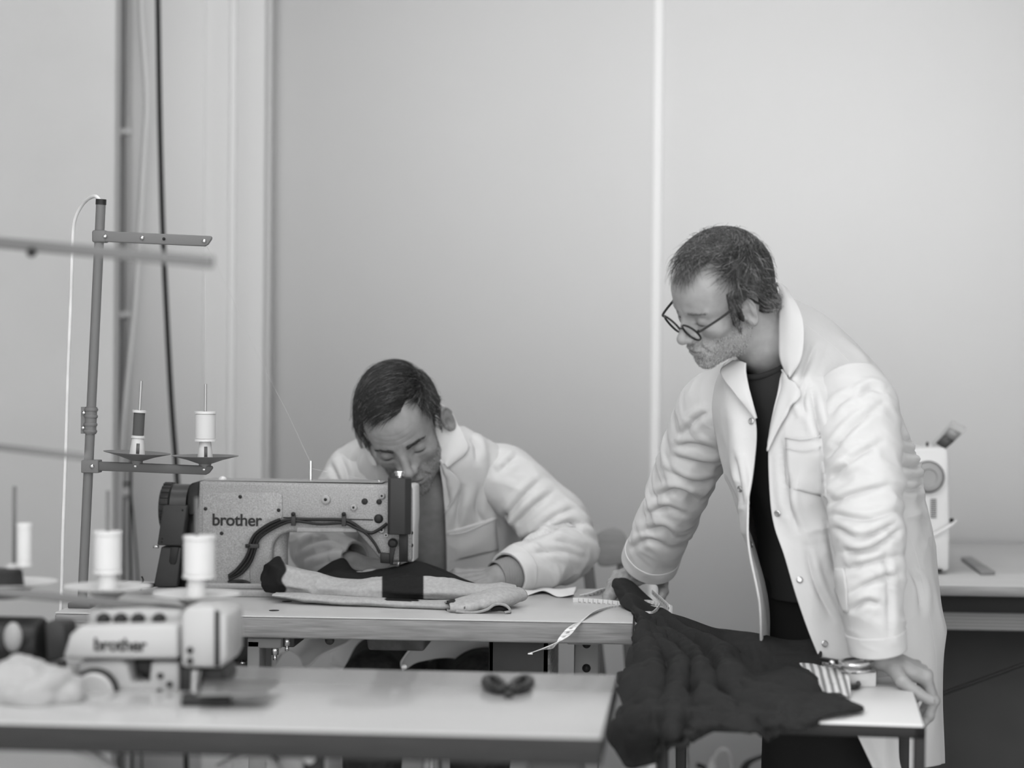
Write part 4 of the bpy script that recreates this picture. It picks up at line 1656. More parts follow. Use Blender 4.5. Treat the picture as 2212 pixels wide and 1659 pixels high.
def comb2(q):
    x, y, z = q[:, 0], q[:, 1], q[:, 2]
    n = vnoise(q * 28 + 2.0, 77)
    top = smoothstep(0.045, 0.10, z)[:, None]
    fringe = smoothstep(0.02, 0.06, y)[:, None]
    dtop = np.stack([0.5 * np.sin(n * 6) - 0.25, 0.55 + 0.5 * np.cos(n * 7), 0.15 + 0 * n], 1)
    dfr = np.array([-0.25, 1.0, 0.35])
    dn = np.stack([0.05 * np.sign(x), -0.38 + 0.7 * (n - 0.5), -0.85 + 0 * x], 1)
    d = top * (dtop * (1 - fringe) + dfr * fringe) + (1 - top) * dn
    return d


def len2(q):
    return 0.011 + 0.010 * smoothstep(-0.04, 0.0, q[:, 2]) + 0.026 * smoothstep(0.01, 0.09, q[:, 2]) + 0.006 * smoothstep(0.02, 0.06, q[:, 1])


hair2 = hair_for(H2, h2v, h2fn, hl2, comb2, 13000, len2, 0.060, 0.32, 0.30, 0.006, 47, width=0.00055, curl=0.09, clear=0.015)


def whiskers(H, hv, st, fn, n, seed, length, dark, pale, pale_amt, width=0.00028):
    rng = np.random.default_rng(seed)
    w = np.clip(st, 0, 1)
    ok = np.flatnonzero(w > 0.25)
    pr = w[ok] / w[ok].sum()
    idx = rng.choice(ok, n, p=pr)
    d = np.tile(np.array([0.0, 0.35, -0.9]), (n, 1)) @ H.R.T + rng.normal(0, 0.3, (n, 3))
    sh = np.where(rng.random(n) < pale_amt, pale, dark) * rng.uniform(0.6, 1.3, n)
    return strands(fn, hv[idx], d, length * rng.uniform(0.6, 1.2, n), 2, 0.0002, 0.0016, width, sh, 0.1, seed)


def brows(H, fn, hv, n, seed, dark, x0=0.012, x1=0.050):
    rng = np.random.default_rng(seed)
    q = H.loc(hv.astype(np.float32))
    ax = np.abs(q[:, 0])
    zc = 0.0165 + 0.16 * (ax - 0.012) - 2.4 * np.clip(ax - 0.036, 0, 1) ** 1 * 0.12
    m = (ax > x0) & (ax < x1) & (np.abs(q[:, 2] - zc) < (0.0046 - 0.085 * (ax - 0.012)) * (0.6 + 0.8 * vnoise(q * 260, 3))) & (q[:, 1] > 0.04)
    idx = pick(hv, m, n, seed)
    s = np.sign(q[idx, 0])
    d = np.stack([s * 0.9, -0.2 + 0 * s, 0.35 + 0 * s], 1) @ H.R.T + rng.normal(0, 0.15, (n, 3))
    return strands(fn, hv[idx], d, 0.008 * rng.uniform(0.6, 1.2, n), 3, 0.0003, 0.0018, 0.0003, dark * rng.uniform(0.6, 1.4, n), 0.05, seed)


wh1 = merge([whiskers(H1, h1v, h1st, h1fn, 2300, 5, 0.0032, 0.06, 0.45, 0.40)])
wh2 = merge([whiskers(H2, h2v, h2st, h2fn, 2700, 6, 0.0032, 0.15, 0.6, 0.60)])
br1 = merge([brows(H1, h1fn, h1v, 430, 8, 0.035)])
br2 = merge([brows(H2, h2fn, h2v, 110, 9, 0.14)])
# ------------------------------------------------------------------ hands
PHAL = ((0.043, 0.027, 0.021), (0.047, 0.031, 0.022), (0.043, 0.029, 0.021), (0.034, 0.022, 0.018))
KN = ((0.088, 0.031), (0.093, 0.010), (0.088, -0.011), (0.079, -0.030))
FR = ((0.0098, 0.0090, 0.0082, 0.0070), (0.0100, 0.0092, 0.0084, 0.0072), (0.0096, 0.0088, 0.0080, 0.0068), (0.0086, 0.0079, 0.0071, 0.0062))


class Hand:
    """wrist w, finger direction d, back-of-hand normal n, thumb towards +s; curls in degrees per joint, spread in degrees"""

    def __init__(self, w, d, n, thumb_sign, curls, spread, thumb, scale=1.0, lift=0.0, forearm=None):
        d = norm(d)
        n = norm(np.asarray(n, float) - d * np.dot(n, d))
        s = np.cross(d, n) * thumb_sign
        self.w, self.d, self.n, self.s, self.k = np.asarray(w, float), d, n, s, scale
        self.fing = []
        for i in range(4):
            f0, l0 = KN[i]
            p = self.w + (d * f0 + s * l0 - n * 0.002) * scale
            a = math.radians(spread[i])
            dir0 = d * math.cos(a) + s * math.sin(a)
            pts = [p]
            ang = 0
            for j in range(3):
                ang += math.radians(curls[i][j])
                dd = dir0 * math.cos(ang) - n * math.sin(ang)
                p = p + dd * PHAL[i][j] * scale
                pts.append(p)
            self.fing.append((pts, [r * scale for r in FR[i]]))
        # thumb: list of directions as (along d, along s, along n)
        p = self.w + (d * 0.024 + s * 0.024 - n * 0.008) * scale
        pts = [p]
        for (a, b, c), L in zip(thumb, (0.046, 0.034, 0.026)):
            p = p + norm(d * a + s * b + n * c) * L * scale
            pts.append(p)
        self.thumb = (pts, [0.0145 * scale, 0.0118 * scale, 0.0105 * scale, 0.0086 * scale])
        self.forearm = forearm

    def sdf(self, p):
        k = self.k
        W = self.w
        L = lambda f, l, h=0.0: (W + (self.d * f + self.s * l + self.n * h) * k).astype(np.float32)
        d = s_cap(p, L(0.0, 0.010, -0.004), L(0.086, 0.029, -0.004), 0.0145 * k, 0.0125 * k)
        d = smin(d, s_cap(p, L(0.0, 0.0, -0.003), L(0.090, 0.008, -0.003), 0.0165 * k, 0.0130 * k), 0.012)
        d = smin(d, s_cap(p, L(0.0, -0.006, -0.004), L(0.086, -0.012, -0.004), 0.0160 * k, 0.0125 * k), 0.012)
        d = smin(d, s_cap(p, L(0.004, -0.012, -0.006), L(0.078, -0.029, -0.006), 0.0150 * k, 0.0115 * k), 0.012)
        # tendons and knuckles
        for i in range(4):
            f0, l0 = KN[i]
            d = smin(d, s_sph(p, L(f0, l0, 0.004), 0.0086 * k), 0.006)
            d = smin(d, s_cap(p, L(0.025, l0 * 0.45, 0.0105), L(f0, l0, 0.0085), 0.0022 * k), 0.005)
        for pts, rad in self.fing:
            f = chain(p, pts, rad)
            for q, r in zip(pts[1:3], rad[1:3]):
                f = smin(f, s_sph(p, q + self.n * 0.0012, r * 1.03), 0.004)
            d = smin(d, f, 0.005)
        t = chain(p, *self.thumb)
        d = smin(d, t, 0.010)
        d = smin(d, s_cap(p, self.thumb[0][0], L(0.062, 0.030, -0.006), 0.012 * k, 0.009 * k), 0.012)
        if self.forearm is not None:
            d = smin(d, chain(p, self.forearm[0], self.forearm[1]), 0.014)
        return d

    def mesh(self, h=0.0022, base=0.28):
        allp = np.vstack([np.vstack(f[0]) for f in self.fing] + [np.vstack(self.thumb[0]), self.w[None]] + ([np.vstack(self.forearm[0])] if self.forearm else []))
        v, f = sdf_mesh(self.sdf, allp.min(0) - 0.05, allp.max(0) + 0.05, h)
        v = relax(v, f, 1, 0.4)
        s = np.full(len(v), base)
        # nails paler, knuckle creases darker
        for pts, rad in self.fing + [self.thumb]:
            tip, prev = pts[-1], pts[-2]
            ax = norm(tip - prev)
            up = norm(self.n - ax * np.dot(self.n, ax))
            c = tip - ax * 0.002 + up * rad[-1] * 0.85
            q = v - c
            e = (q @ ax / 0.0075) ** 2 + (q @ np.cross(ax, up) / 0.0052) ** 2 + (q @ up / 0.004) ** 2
            s = np.where(e < 1, base * 1.3, s)
            for j in (1, 2):
                q = v - (pts[j] + up * rad[j] * 0.9)
                e = np.exp(-(q @ ax / 0.0016) ** 2) * np.exp(-((q @ up) / 0.005) ** 2) * np.exp(-(q @ np.cross(ax, up) / 0.007) ** 2)
                s = s * (1 - 0.25 * e)
        return v, f, s


UP = np.array([0, 0, 1.0])
# seated man's left hand (image right) resting on the cloth, right hand beyond the needle
fa = [P(1175, 1208, 4.45), P(1130, 1232, 4.40), P(1082, 1246, 4.365)]
hand1L = Hand(fa[-1], -VR * 0.97 - VU * 0.10 + VT * 0.12, UP + VT * 0.55, 1, ((18, 30, 22),) * 4, (6, 1, -3, -8), ((0.8, 0.55, -0.2), (0.9, 0.3, -0.3), (0.9, 0.1, -0.4)), 1.02, forearm=(fa, [0.034, 0.033, 0.029]))
fb = [P(700, 1203, 4.48), P(725, 1212, 4.44), P(765, 1222, 4.40)]
hand1R = Hand(fb[-1], VR * 0.95 - VU * 0.08 + VT * 0.25, UP + VT * 0.4, -1, ((15, 25, 20),) * 4, (6, 1, -3, -8), ((0.8, 0.55, -0.2), (0.9, 0.3, -0.3), (0.9, 0.1, -0.4)), 1.0, forearm=(fb, [0.034, 0.032, 0.028]))
# standing man's right hand spread on the table, left hand gripping the small table's edge
fc = [P(1428, 1120, 4.20), P(1412, 1178, 4.30), P(1398, 1222, 4.375)]
hand2R = Hand(fc[-1], -VR * 0.55 - VU * 0.22 + VT * 0.75, UP * 0.95 - VR * 0.15 + VT * 0.2, -1, ((0, 22, 16), (0, 26, 18), (2, 26, 18), (4, 26, 18)), (-14, -4, 5, 15), ((0.45, 0.85, -0.25), (0.75, 0.5, -0.25), (0.85, 0.3, -0.2)), 0.98, forearm=(fc, [0.036, 0.033, 0.029]))
fd = [P(1893, 1290, 3.605), P(1897, 1358, 3.61), P(1900, 1410, 3.62)]
hand2L = Hand(fd[-1], VR * 0.86 - VU * 0.40 - VT * 0.05, UP * 0.9 + VT * 0.12 + VR * 0.35, 1, ((46, 34, 18), (46, 36, 18), (44, 36, 18), (42, 36, 18)), (4, 1, -2, -6), ((0.35, 0.85, -0.20), (0.80, 0.50, -0.12), (0.92, 0.28, -0.05)), 0.97, forearm=(fd, [0.036, 0.033, 0.030]))
# ------------------------------------------------------------------ clothes
def mat_cloth(name, g, rough=0.85, weave=900, wrinkle=(9, 0.35), sheen=0.15):
    m = mat(name, g, rough, bump=(wrinkle[0], wrinkle[1], 5, 0.010), spec=0.25)
    return m


M_COAT = mat_cloth('white_cotton', 0.54, wrinkle=(13, 0.30))
M_COAT_P = mat('white_cotton_flat', 0.54, 0.85, bump=(40, 0.05, 3), spec=0.25)
M_TEE1 = mat('grey_tshirt', 0.16, 0.9, bump=(60, 0.1, 3))
M_KNIT = mat_stripes('grey_rib_knit', 0.14, 0.26, 'X', 95, rough=0.9, sharp=0.3, bump=0.4)
M_TEE2 = mat('charcoal_tshirt', 0.022, 0.9, bump=(30, 0.15, 3), spec=0.2)
M_TROUSER = mat('black_trousers', 0.013, 0.9, bump=(12, 0.25, 4, 0.008), spec=0.15)
M_JEANS = mat('dark_denim', 0.030, 0.85, noise=(60, 0.35, 4), bump=(25, 0.3, 4, 0.004))
M_SNAP = mat('snap_metal', 0.45, 0.35, metal=0.9)


def ering(cpx, cpy, d, a, bf, bb, angles, A=None, B=None, flare=None):
    """open control ring: centre pixel/distance, half-width a along A, front/back radii along B"""
    C = P(cpx, cpy, d)
    A = VR if A is None else A
    B = VT if B is None else B
    out = []
    for k, ph in enumerate(angles):
        t = math.radians(ph)
        r = 1.0 if flare is None else flare[k]
        out.append(C + A * a * math.cos(t) * r + B * (bf if math.sin(t) > 0 else bb) * math.sin(t) * r)
    return np.array(out)


def person_body(t, head, hands, extra, skin):
    """one continuous skin mesh: fine head and hands on a coarser trunk and limbs hidden by the clothes"""
    parts = [(head[0], head[1], head[2])]
    for h in hands:
        parts.append(h.mesh(base=skin))
    v, f = sdf_mesh(extra[0], extra[1], extra[2], 0.011)
    parts.append((v, f, np.full(len(v), skin)))
    v, f, s = merge(parts)
    return build_vf('body', v, f, M_SKIN, t, shade=s)


# ================================================================== the seated man
p1 = thing('person', (P(930, 1300, 4.75)[0], P(930, 1300, 4.75)[1], 0.0), 'man in a white coat seated at the grey sewing machine with head bent low', 'person')
hip1 = P(935, 1425, 4.86)
seat_z = 0.47


def trunk1(p):
    d = chain(p, [P(925, 1050, 4.60), P(932, 1200, 4.72), hip1], [0.10, 0.115, 0.125])
    d = smin(d, s_cap(p, P(775, 1010, 4.58), P(1075, 1015, 4.58), 0.055), 0.05)
    d = smin(d, chain(p, [P(760, 1005, 4.57), P(688, 1150, 4.56), P(700, 1195, 4.50), fb[1]], [0.045, 0.036, 0.034, 0.032]), 0.02)
    d = smin(d, chain(p, [P(1088, 1010, 4.56), P(1205, 1160, 4.55), P(1185, 1200, 4.48), fa[1]], [0.045, 0.036, 0.034, 0.032]), 0.02)
    for sx, kx in ((-0.09, 800), (0.09, 1040)):
        hp = hip1 + VR * sx
        kn = np.array([P(kx, 1430, 4.42)[0], 4.44, 0.56])
        an = np.array([kn[0] - 0.02, 4.52, 0.09])
        d = smin(d, chain(p, [hp, kn, an], [0.082, 0.056, 0.040]), 0.03)
        d = smin(d, s_cap(p, an + (0, 0.02, -0.05), an + (0, -0.15, -0.055), 0.034, 0.028), 0.02)
    return d


b1o = person_body(p1, (h1v, h1f, h1s), (hand1L, hand1R), (trunk1, (-1.1, 4.1, 0.0), (0.35, 5.15, 1.2)), 0.22)
build_vf('hair', hair1[0], hair1[1], M_HAIR, p1, shade=hair1[2], label='short dark hair combed to the side')
build_vf('stubble', wh1[0], wh1[1], M_HAIR, p1, shade=wh1[2], label='short greying stubble')
build_vf('eyebrows', br1[0], br1[1], M_HAIR, p1, shade=br1[2])
# grey t-shirt: closed loft just inside the coat
ang = np.linspace(0, 360, 12, endpoint=False)
rows = [(932, 1420, 4.82, .165, .115, .115), (930, 1300, 4.76, .165, .115, .11), (928, 1180, 4.70, .165, .115, .105), (922, 1080, 4.64, .165, .112, .1), (916, 1020, 4.60, .15, .10, .085), (914, 985, 4.565, .105, .075, .07), (913, 968, 4.55, .070, .064, .062)]
g = loft([ering(*r, ang) for r in rows], 72, 60)
g = crumple(g, 0.004, 3, 9, (1, 1, 0.5), closed_u=True)
tee = MB().grid(g, closed_u=True).build('t_shirt', M_TEE1, p1, smooth=True, angle=0, solid=0.002)
bvt = bvh_of([tee])
q = [drape(bvt, x, y, 0.0015, 4.55)[0] for x, y in ((916, 1126), (905, 1138), (899, 1156), (901, 1174), (908, 1188), (918, 1198))]
MB().ribbon(q, [VR * 0.004 + VU * 0.001] * 6, thick=0.0008).build('shirt_print', mat('print_white', 0.5, 0.8), tee, smooth=True, angle=0)
# trousers: one mesh, two legs into a seat
def trous1(p):
    d = s_ell(p, hip1 + UP * 0.02, (0.19, 0.15, 0.12))
    for sx, kx in ((-0.09, 800), (0.09, 1040)):
        hp = hip1 + VR * sx
        kn = np.array([P(kx, 1430, 4.42)[0], 4.44, 0.56])
        an = np.array([kn[0] - 0.02, 4.52, 0.10])
        d = smin(d, chain(p, [hp, kn, an], [0.096, 0.072, 0.056]), 0.03)
    return d


v, f = sdf_mesh(trous1, (-0.85, 4.3, 0.06), (0.2, 5.15, 0.80), 0.011)
v = relax(v, f, 2)
build_vf('jeans', v, f, M_JEANS, p1)
for kx in (800, 1040):
    kn = np.array([P(kx, 1430, 4.42)[0] - 0.02, 4.52, 0.0])
    MB().sphere(kn + (0, -0.06, 0.045), (0.045, 0.135, 0.05), 20, 12).build('shoe', mat('dark_shoe', 0.03, 0.5), p1, smooth=True)

# coat body, open at the front
angL = [78, 60, 30, 0, -45, -90, -135, -180, -210, -240, -262]
rows = [(930, 1430, 4.83, .225, .17, .16), (930, 1330, 4.78, .215, .155, .15), (930, 1230, 4.73, .208, .150, .14), (926, 1130, 4.67, .203, .146, .13), (920, 1050, 4.62, .200, .140, .12),
        (914, 1000, 4.58, .192, .128, .108), (912, 965, 4.555, .165, .108, .095), (914, 940, 4.535, .120, .088, .082), (917, 922, 4.525, .085, .072, .072)]
ctrl = [ering(*r, angL) for r in rows]
g1 = net(np.stack(ctrl), 240, 200)
vv = np.linspace(0, 1, 200)[:, None] * np.ones((1, 240))
g1 = crumple(g1, 0.009, 11, 9.0, (1.0, 1.0, 0.35), weight=smoothstep(0.95, 0.6, vv))
g1 = sculpt(g1, [{'p': [(1058, 985), (1060, 1040), (1068, 1090), (1085, 1140)], 'd': 0.006, 'w': 7}, [(1015, 945), (1028, 965), (1030, 1000)], [(1000, 1050), (990, 1100), (985, 1140)], [(1035, 1050), (1030, 1100), (1040, 1130)], [(780, 960), (768, 1000), (770, 1040)]])
coat = MB().grid(g1).build('coat', M_COAT, p1, smooth=True, angle=0, solid=0.004)
# sleeves
def sleeve(centres, radii, seed, name, par, amp=0.015, freq=14, nu=140, nv=200, elbow=0.5, m=None, cuff=True, creases=()):
    g = loft(tube_rings(centres, radii, 12), nu, nv)
    v = np.linspace(0, 1, nv)[:, None] * np.ones((1, nu))
    w = 0.35 + 0.65 * np.exp(-((v - elbow) / 0.28) ** 2)
    w = w * smoothstep(0.0, 0.10, v) * smoothstep(1.0, 0.93, v)
    ax = norm(np.asarray(centres[-1]) - np.asarray(centres[0]))
    side = norm(np.cross(ax, VT))
    frame = np.stack([norm(ax + side * 0.45), norm(side - ax * 0.45), VT], axis=1)
    g = crumple(g, amp, seed, freq, (1.0, 0.38, 0.45), w, True, frame)
    g = crumple(g, amp * 0.6, seed + 9, freq * 2.0, (1.0, 0.5, 0.5), w, True, frame)
    if creases:
        g = sculpt(g, creases, True)
    o = MB().grid(g, closed_u=True).build(name, m or M_COAT, par, smooth=True, angle=0, solid=0.004)
    if cuff:
        # turned hem band
        k = int(nv * 0.90)
        nr = grid_normals(g, True)
        band = g[k:] + nr[k:] * 0.0022
        MB().grid(band, closed_u=True).build('cuff_hem', m or M_COAT_P, o, smooth=True, angle=0, solid=0.003)
    return o


CR1L = [[(1088, 1128), (1125, 1078), (1168, 1036)], [(1098, 1150), (1145, 1100), (1196, 1062)], [(1130, 1168), (1185, 1126), (1238, 1098)], {'p': [(1118, 1176), (1180, 1150), (1222, 1130), (1272, 1136)], 'd': 0.010}, [(1180, 1150), (1235, 1140), (1280, 1168)],
        [(1078, 1020), (1098, 1000), (1118, 985)], {'p': [(1090, 1105), (1096, 1130), (1108, 1150)], 'd': 0.011}, [(1150, 1195), (1210, 1190), (1265, 1205)], [(1190, 1170), (1225, 1175), (1262, 1190)]]
CR1R = [[(645, 1192), (700, 1166), (752, 1182)], [(650, 1208), (720, 1186), (790, 1202)], [(668, 1226), (740, 1208), (800, 1214)], [(715, 1000), (728, 1030), (738, 1060)], [(735, 985), (748, 1020), (752, 1050)]]
s1L = sleeve([P(1035, 1005, 4.58), P(1085, 1028, 4.56), P(1150, 1080, 4.55), P(1205, 1142, 4.55), P(1218, 1185, 4.52), P(1178, 1210, 4.465), P(1135, 1225, 4.42), P(1098, 1240, 4.385)],
             [0.055, 0.067, 0.068, 0.074, 0.072, 0.062, 0.052, (0.05, 0.044)], 21, 'sleeve', p1, elbow=0.55, amp=0.010, creases=CR1L)
s1R = sleeve([P(800, 1000, 4.58), P(770, 1022, 4.565), P(738, 1085, 4.56), P(702, 1145, 4.555), P(690, 1182, 4.53), P(705, 1200, 4.48), P(735, 1208, 4.445), P(765, 1216, 4.42)],
             [0.054, 0.064, 0.066, 0.066, 0.062, 0.054, 0.047, 0.042], 27, 'sleeve', p1, elbow=0.6, amp=0.010, creases=CR1R)
# ribbed knit cuff of a jumper under the left sleeve
MB().grid(loft(tube_rings([P(1140, 1226, 4.418), P(1105, 1240, 4.385), P(1072, 1249, 4.362)], [0.035, 0.037, 0.034], 12), 60, 24), closed_u=True).build('jumper_cuff', M_KNIT, p1, smooth=True, angle=0, solid=0.003, label='grey ribbed knit cuff')

bv = bvh_of([coat, s1L, s1R])
# collar and lapel lying on the coat
col = [
    ('lapel', [(951, 990), (936, 1045), (924, 1110), (912, 1178)], [(957, 998), (993, 1045), (952, 1118), (915, 1176)], 0.007),
    ('collar', [(800, 965), (806, 975), (812, 990), (816, 1002)], [(790, 958), (792, 968), (800, 985), (812, 1003)], 0.010),
]
for nm, L, R_, lf in col:
    gp = drape_patch(bv, L, R_, 9, 26, lf, fallback=4.50)
    MB().grid(gp).build(nm, M_COAT_P, p1, smooth=True, angle=0, solid=0.003)


def collar_net(rows, par, n=50, bulge=0.006):
    """folded collar leaf from (inner point, outer point) pairs"""
    out = []
    for a, b in rows:
        pa, pb = P(*a), P(*b)
        out.append([pa, pa * 0.62 + pb * 0.38 + VT * bulge + VU * bulge * 0.4, pa * 0.25 + pb * 0.75 + VT * bulge * 0.8, pb])
    return MB().grid(net(np.array(out), 16, n)).build('collar', M_COAT_P, par, smooth=True, angle=0, solid=0.0035)


collar_net([((958, 1004, 4.445), (967, 1011, 4.445)), ((951, 984, 4.445), (1010, 973, 4.455)), ((953, 945, 4.465), (1003, 942, 4.462)), ((957, 910, 4.505), (988, 916, 4.478)), ((957, 884, 4.54), (973, 890, 4.52)), ((935, 872, 4.60), (940, 874, 4.61)), ((880, 890, 4.62), (876, 895, 4.64))], p1)
gp = drape_patch(bv, [(958, 1150), (960, 1180), (962, 1215)], [(1070, 1116), (1072, 1150), (1076, 1188)], 14, 14, 0.002, fallback=4.5)
po = MB().grid(gp).build('breast_pocket', M_COAT_P, p1, smooth=True, angle=0, solid=0.002)
sw = seam(bv, [(957, 1153), (1003, 1147), (1071, 1118)], 0, 0.0045)
MB().tube(sw, 0.0011, n=6, smooth=False).build('pocket_edge', M_COAT_P, po, smooth=True)
# coat skirts over the thighs
for k, (L, R_) in enumerate(((
        [(770, 1372, 4.44), (745, 1392, 4.42), (700, 1415, 4.42), (655, 1442, 4.45)], [(690, 1362, 4.66), (655, 1378, 4.66), (620, 1400, 4.68), (590, 1440, 4.70)]),
        ([(905, 1382, 4.40), (890, 1402, 4.38), (868, 1430, 4.39), (870, 1452, 4.42)], [(1060, 1372, 4.52), (1080, 1395, 4.52), (1075, 1425, 4.55), (1060, 1460, 4.58)]))):
    rows = []
    for a, b in zip(L, R_):
        pa, pb = P(*a), P(*b)
        mid = (pa + pb) / 2 + UP * 0.035
        rows.append([pa, pa * 0.7 + mid * 0.3 + UP * .012, mid, pb * 0.7 + mid * 0.3 + UP * .008, pb])
    g = net(np.array(rows), 40, 40)
    g = crumple(g, 0.005, 40 + k, 9)
    MB().grid(g).build('coat_skirt', M_COAT, p1, smooth=True, angle=0, solid=0.004)
c = P(873, 1441, 4.375)
MB().lathe([(0.0058, 0), (0.0058, 0.0012), (0.003, 0.002)], c, VT, n=16).build('snap_button', M_SNAP, p1, smooth=True)

# stool he sits on
sx, sy = hip1[0], hip1[1]
st = thing('stool', (sx, sy, 0), 'plain round work stool under the seated man', 'stool')
MB().lathe([(0.02, 0.40), (0.165, 0.40), (0.175, 0.41), (0.175, 0.43), (0.16, 0.44), (0.02, 0.44)], (sx, sy, 0), n=40).build('seat', mat('stool_vinyl', 0.04, 0.5), st, smooth=True, angle=30)
MB().cyl((sx, sy, 0.06), (sx, sy, 0.40), 0.025, n=20).build('column', M_CHROME, st, smooth=True)
for k in range(5):
    a = k * 2 * math.pi / 5 + 0.2
    MB().bar((sx, sy, 0.06), (sx + 0.27 * math.cos(a), sy + 0.27 * math.sin(a), 0.025), 0.035, 0.025).build('leg', M_DARK, st, bevel=0.004)
# ================================================================== the standing man
p2 = thing('person', (P(1790, 1300, 3.9)[0], P(1790, 1300, 3.9)[1], 0.0), 'bearded man with round glasses in an open white coat leaning on two tables', 'person')
hip2 = [P(1757, 1260, 3.90), P(1832, 1260, 3.86)]
_f0, _f1 = P(1746, 1640, 3.90), P(1815, 1640, 3.85)
foot2 = [np.array([_f0[0] - 0.01, _f0[1], 0.07]), np.array([_f1[0] - 0.01, _f1[1], 0.07])]
LEFT2 = norm(np.array([0.69, -0.71, 0]))
FWD2 = norm(np.array([-0.71, -0.69, 0]))


def trunk2(p):
    d = chain(p, [P(1728, 850, 3.87), P(1775, 1020, 3.89), P(1825, 1250, 3.90)], [0.07, 0.085, 0.10])
    d = smin(d, s_cap(p, P(1610, 880, 3.94), P(1825, 865, 3.78), 0.042), 0.04)
    d = smin(d, chain(p, [P(1575, 870, 3.94), P(1470, 1050, 4.10), fc[0], fc[1]], [0.045, 0.036, 0.036, 0.034]), 0.02)
    d = smin(d, chain(p, [P(1850, 860, 3.72), P(1868, 1090, 3.625), fd[0], fd[1]], [0.045, 0.036, 0.036, 0.034]), 0.02)
    for hp, ft in zip(hip2, foot2):
        kn = (hp + ft) / 2 + FWD2 * 0.005
        d = smin(d, chain(p, [hp, kn, ft], [0.083, 0.055, 0.04]), 0.03)
        d = smin(d, s_cap(p, ft + (0, 0, -0.03), ft + FWD2 * 0.15 + (0, 0, -0.04), 0.034, 0.028), 0.02)
    return d


b2o = person_body(p2, (h2v, h2f, h2s), (hand2R, hand2L), (trunk2, (-0.05, 3.45, 0.0), (1.05, 4.35, 1.42)), 0.27)
build_vf('hair', hair2[0], hair2[1], M_HAIR, p2, shade=hair2[2], label='tousled short hair greying at the sides')
build_vf('stubble', wh2[0], wh2[1], M_HAIR, p2, shade=wh2[2], label='short grey beard')
build_vf('eyebrows', br2[0], br2[1], M_HAIR, p2, shade=br2[2])

# trousers
def trous2(p):
    d = s_ell(p, P(1800, 1250, 3.895), (0.125, 0.125, 0.12))
    d = smin(d, s_cap(p, hip2[0], hip2[1], 0.09), 0.03)
    for hp, ft in zip(hip2, foot2):
        kn = (hp + ft) / 2 + FWD2 * 0.005
        d = smin(d, chain(p, [hp, kn, ft + (0, 0, -0.02)], [0.088, 0.083, 0.076]), 0.03)
    return d


v, f = sdf_mesh(trous2, (0.05, 3.5, 0.03), (1.0, 4.25, 1.1), 0.008)
v = relax(v, f, 4)
build_vf('trousers', v, f, M_TROUSER, p2)
for ft in foot2:
    MB().sphere(ft + FWD2 * 0.06 + (0, 0, -0.022), (0.045, 0.14, 0.048), 20, 12, R=rot_z(math.atan2(FWD2[1], FWD2[0]) - math.pi / 2)).build('shoe', mat('dark_shoe', 0.03, 0.5), p2, smooth=True)

# dark t-shirt: closed loft (centre px, py, distance, half-width, half-depth)
def bring(c, a, b, n=14, lean=0.0):
    C = P(*c)
    th = np.linspace(0, 2 * np.pi, n, endpoint=False)
    Bv = norm(FWD2 + UP * lean)
    return C + np.cos(th)[:, None] * LEFT2 * a + np.sin(th)[:, None] * Bv * b


rows = [bring((1664, 768, 3.815), .066, .066, lean=-0.75), bring((1682, 792, 3.825), .088, .080, lean=-0.6), bring((1706, 832, 3.835), .135, .095, lean=-0.45), bring((1738, 900, 3.85), .165, .115, lean=-0.3), bring((1765, 1000, 3.865), .155, .125, lean=-0.2),
        bring((1790, 1120, 3.885), .145, .128, lean=-0.1), bring((1805, 1240, 3.885), .145, .130), bring((1808, 1290, 3.885), .145, .130)]
g = loft(rows, 80, 80)
g = crumple(g, 0.005, 5, 8, (1, 1, 0.5), closed_u=True)
MB().grid(g, closed_u=True).build('t_shirt', M_TEE2, p2, smooth=True, angle=0, solid=0.002, label='charcoal t-shirt')
# ribbed neckband
nb = catmull(bring((1664, 768, 3.815), .067, .067, lean=-0.75), 48, True)
MB().tube(nb, 0.006, n=10, closed=True, smooth=False).build('neckband', M_TEE2, p2, smooth=True)

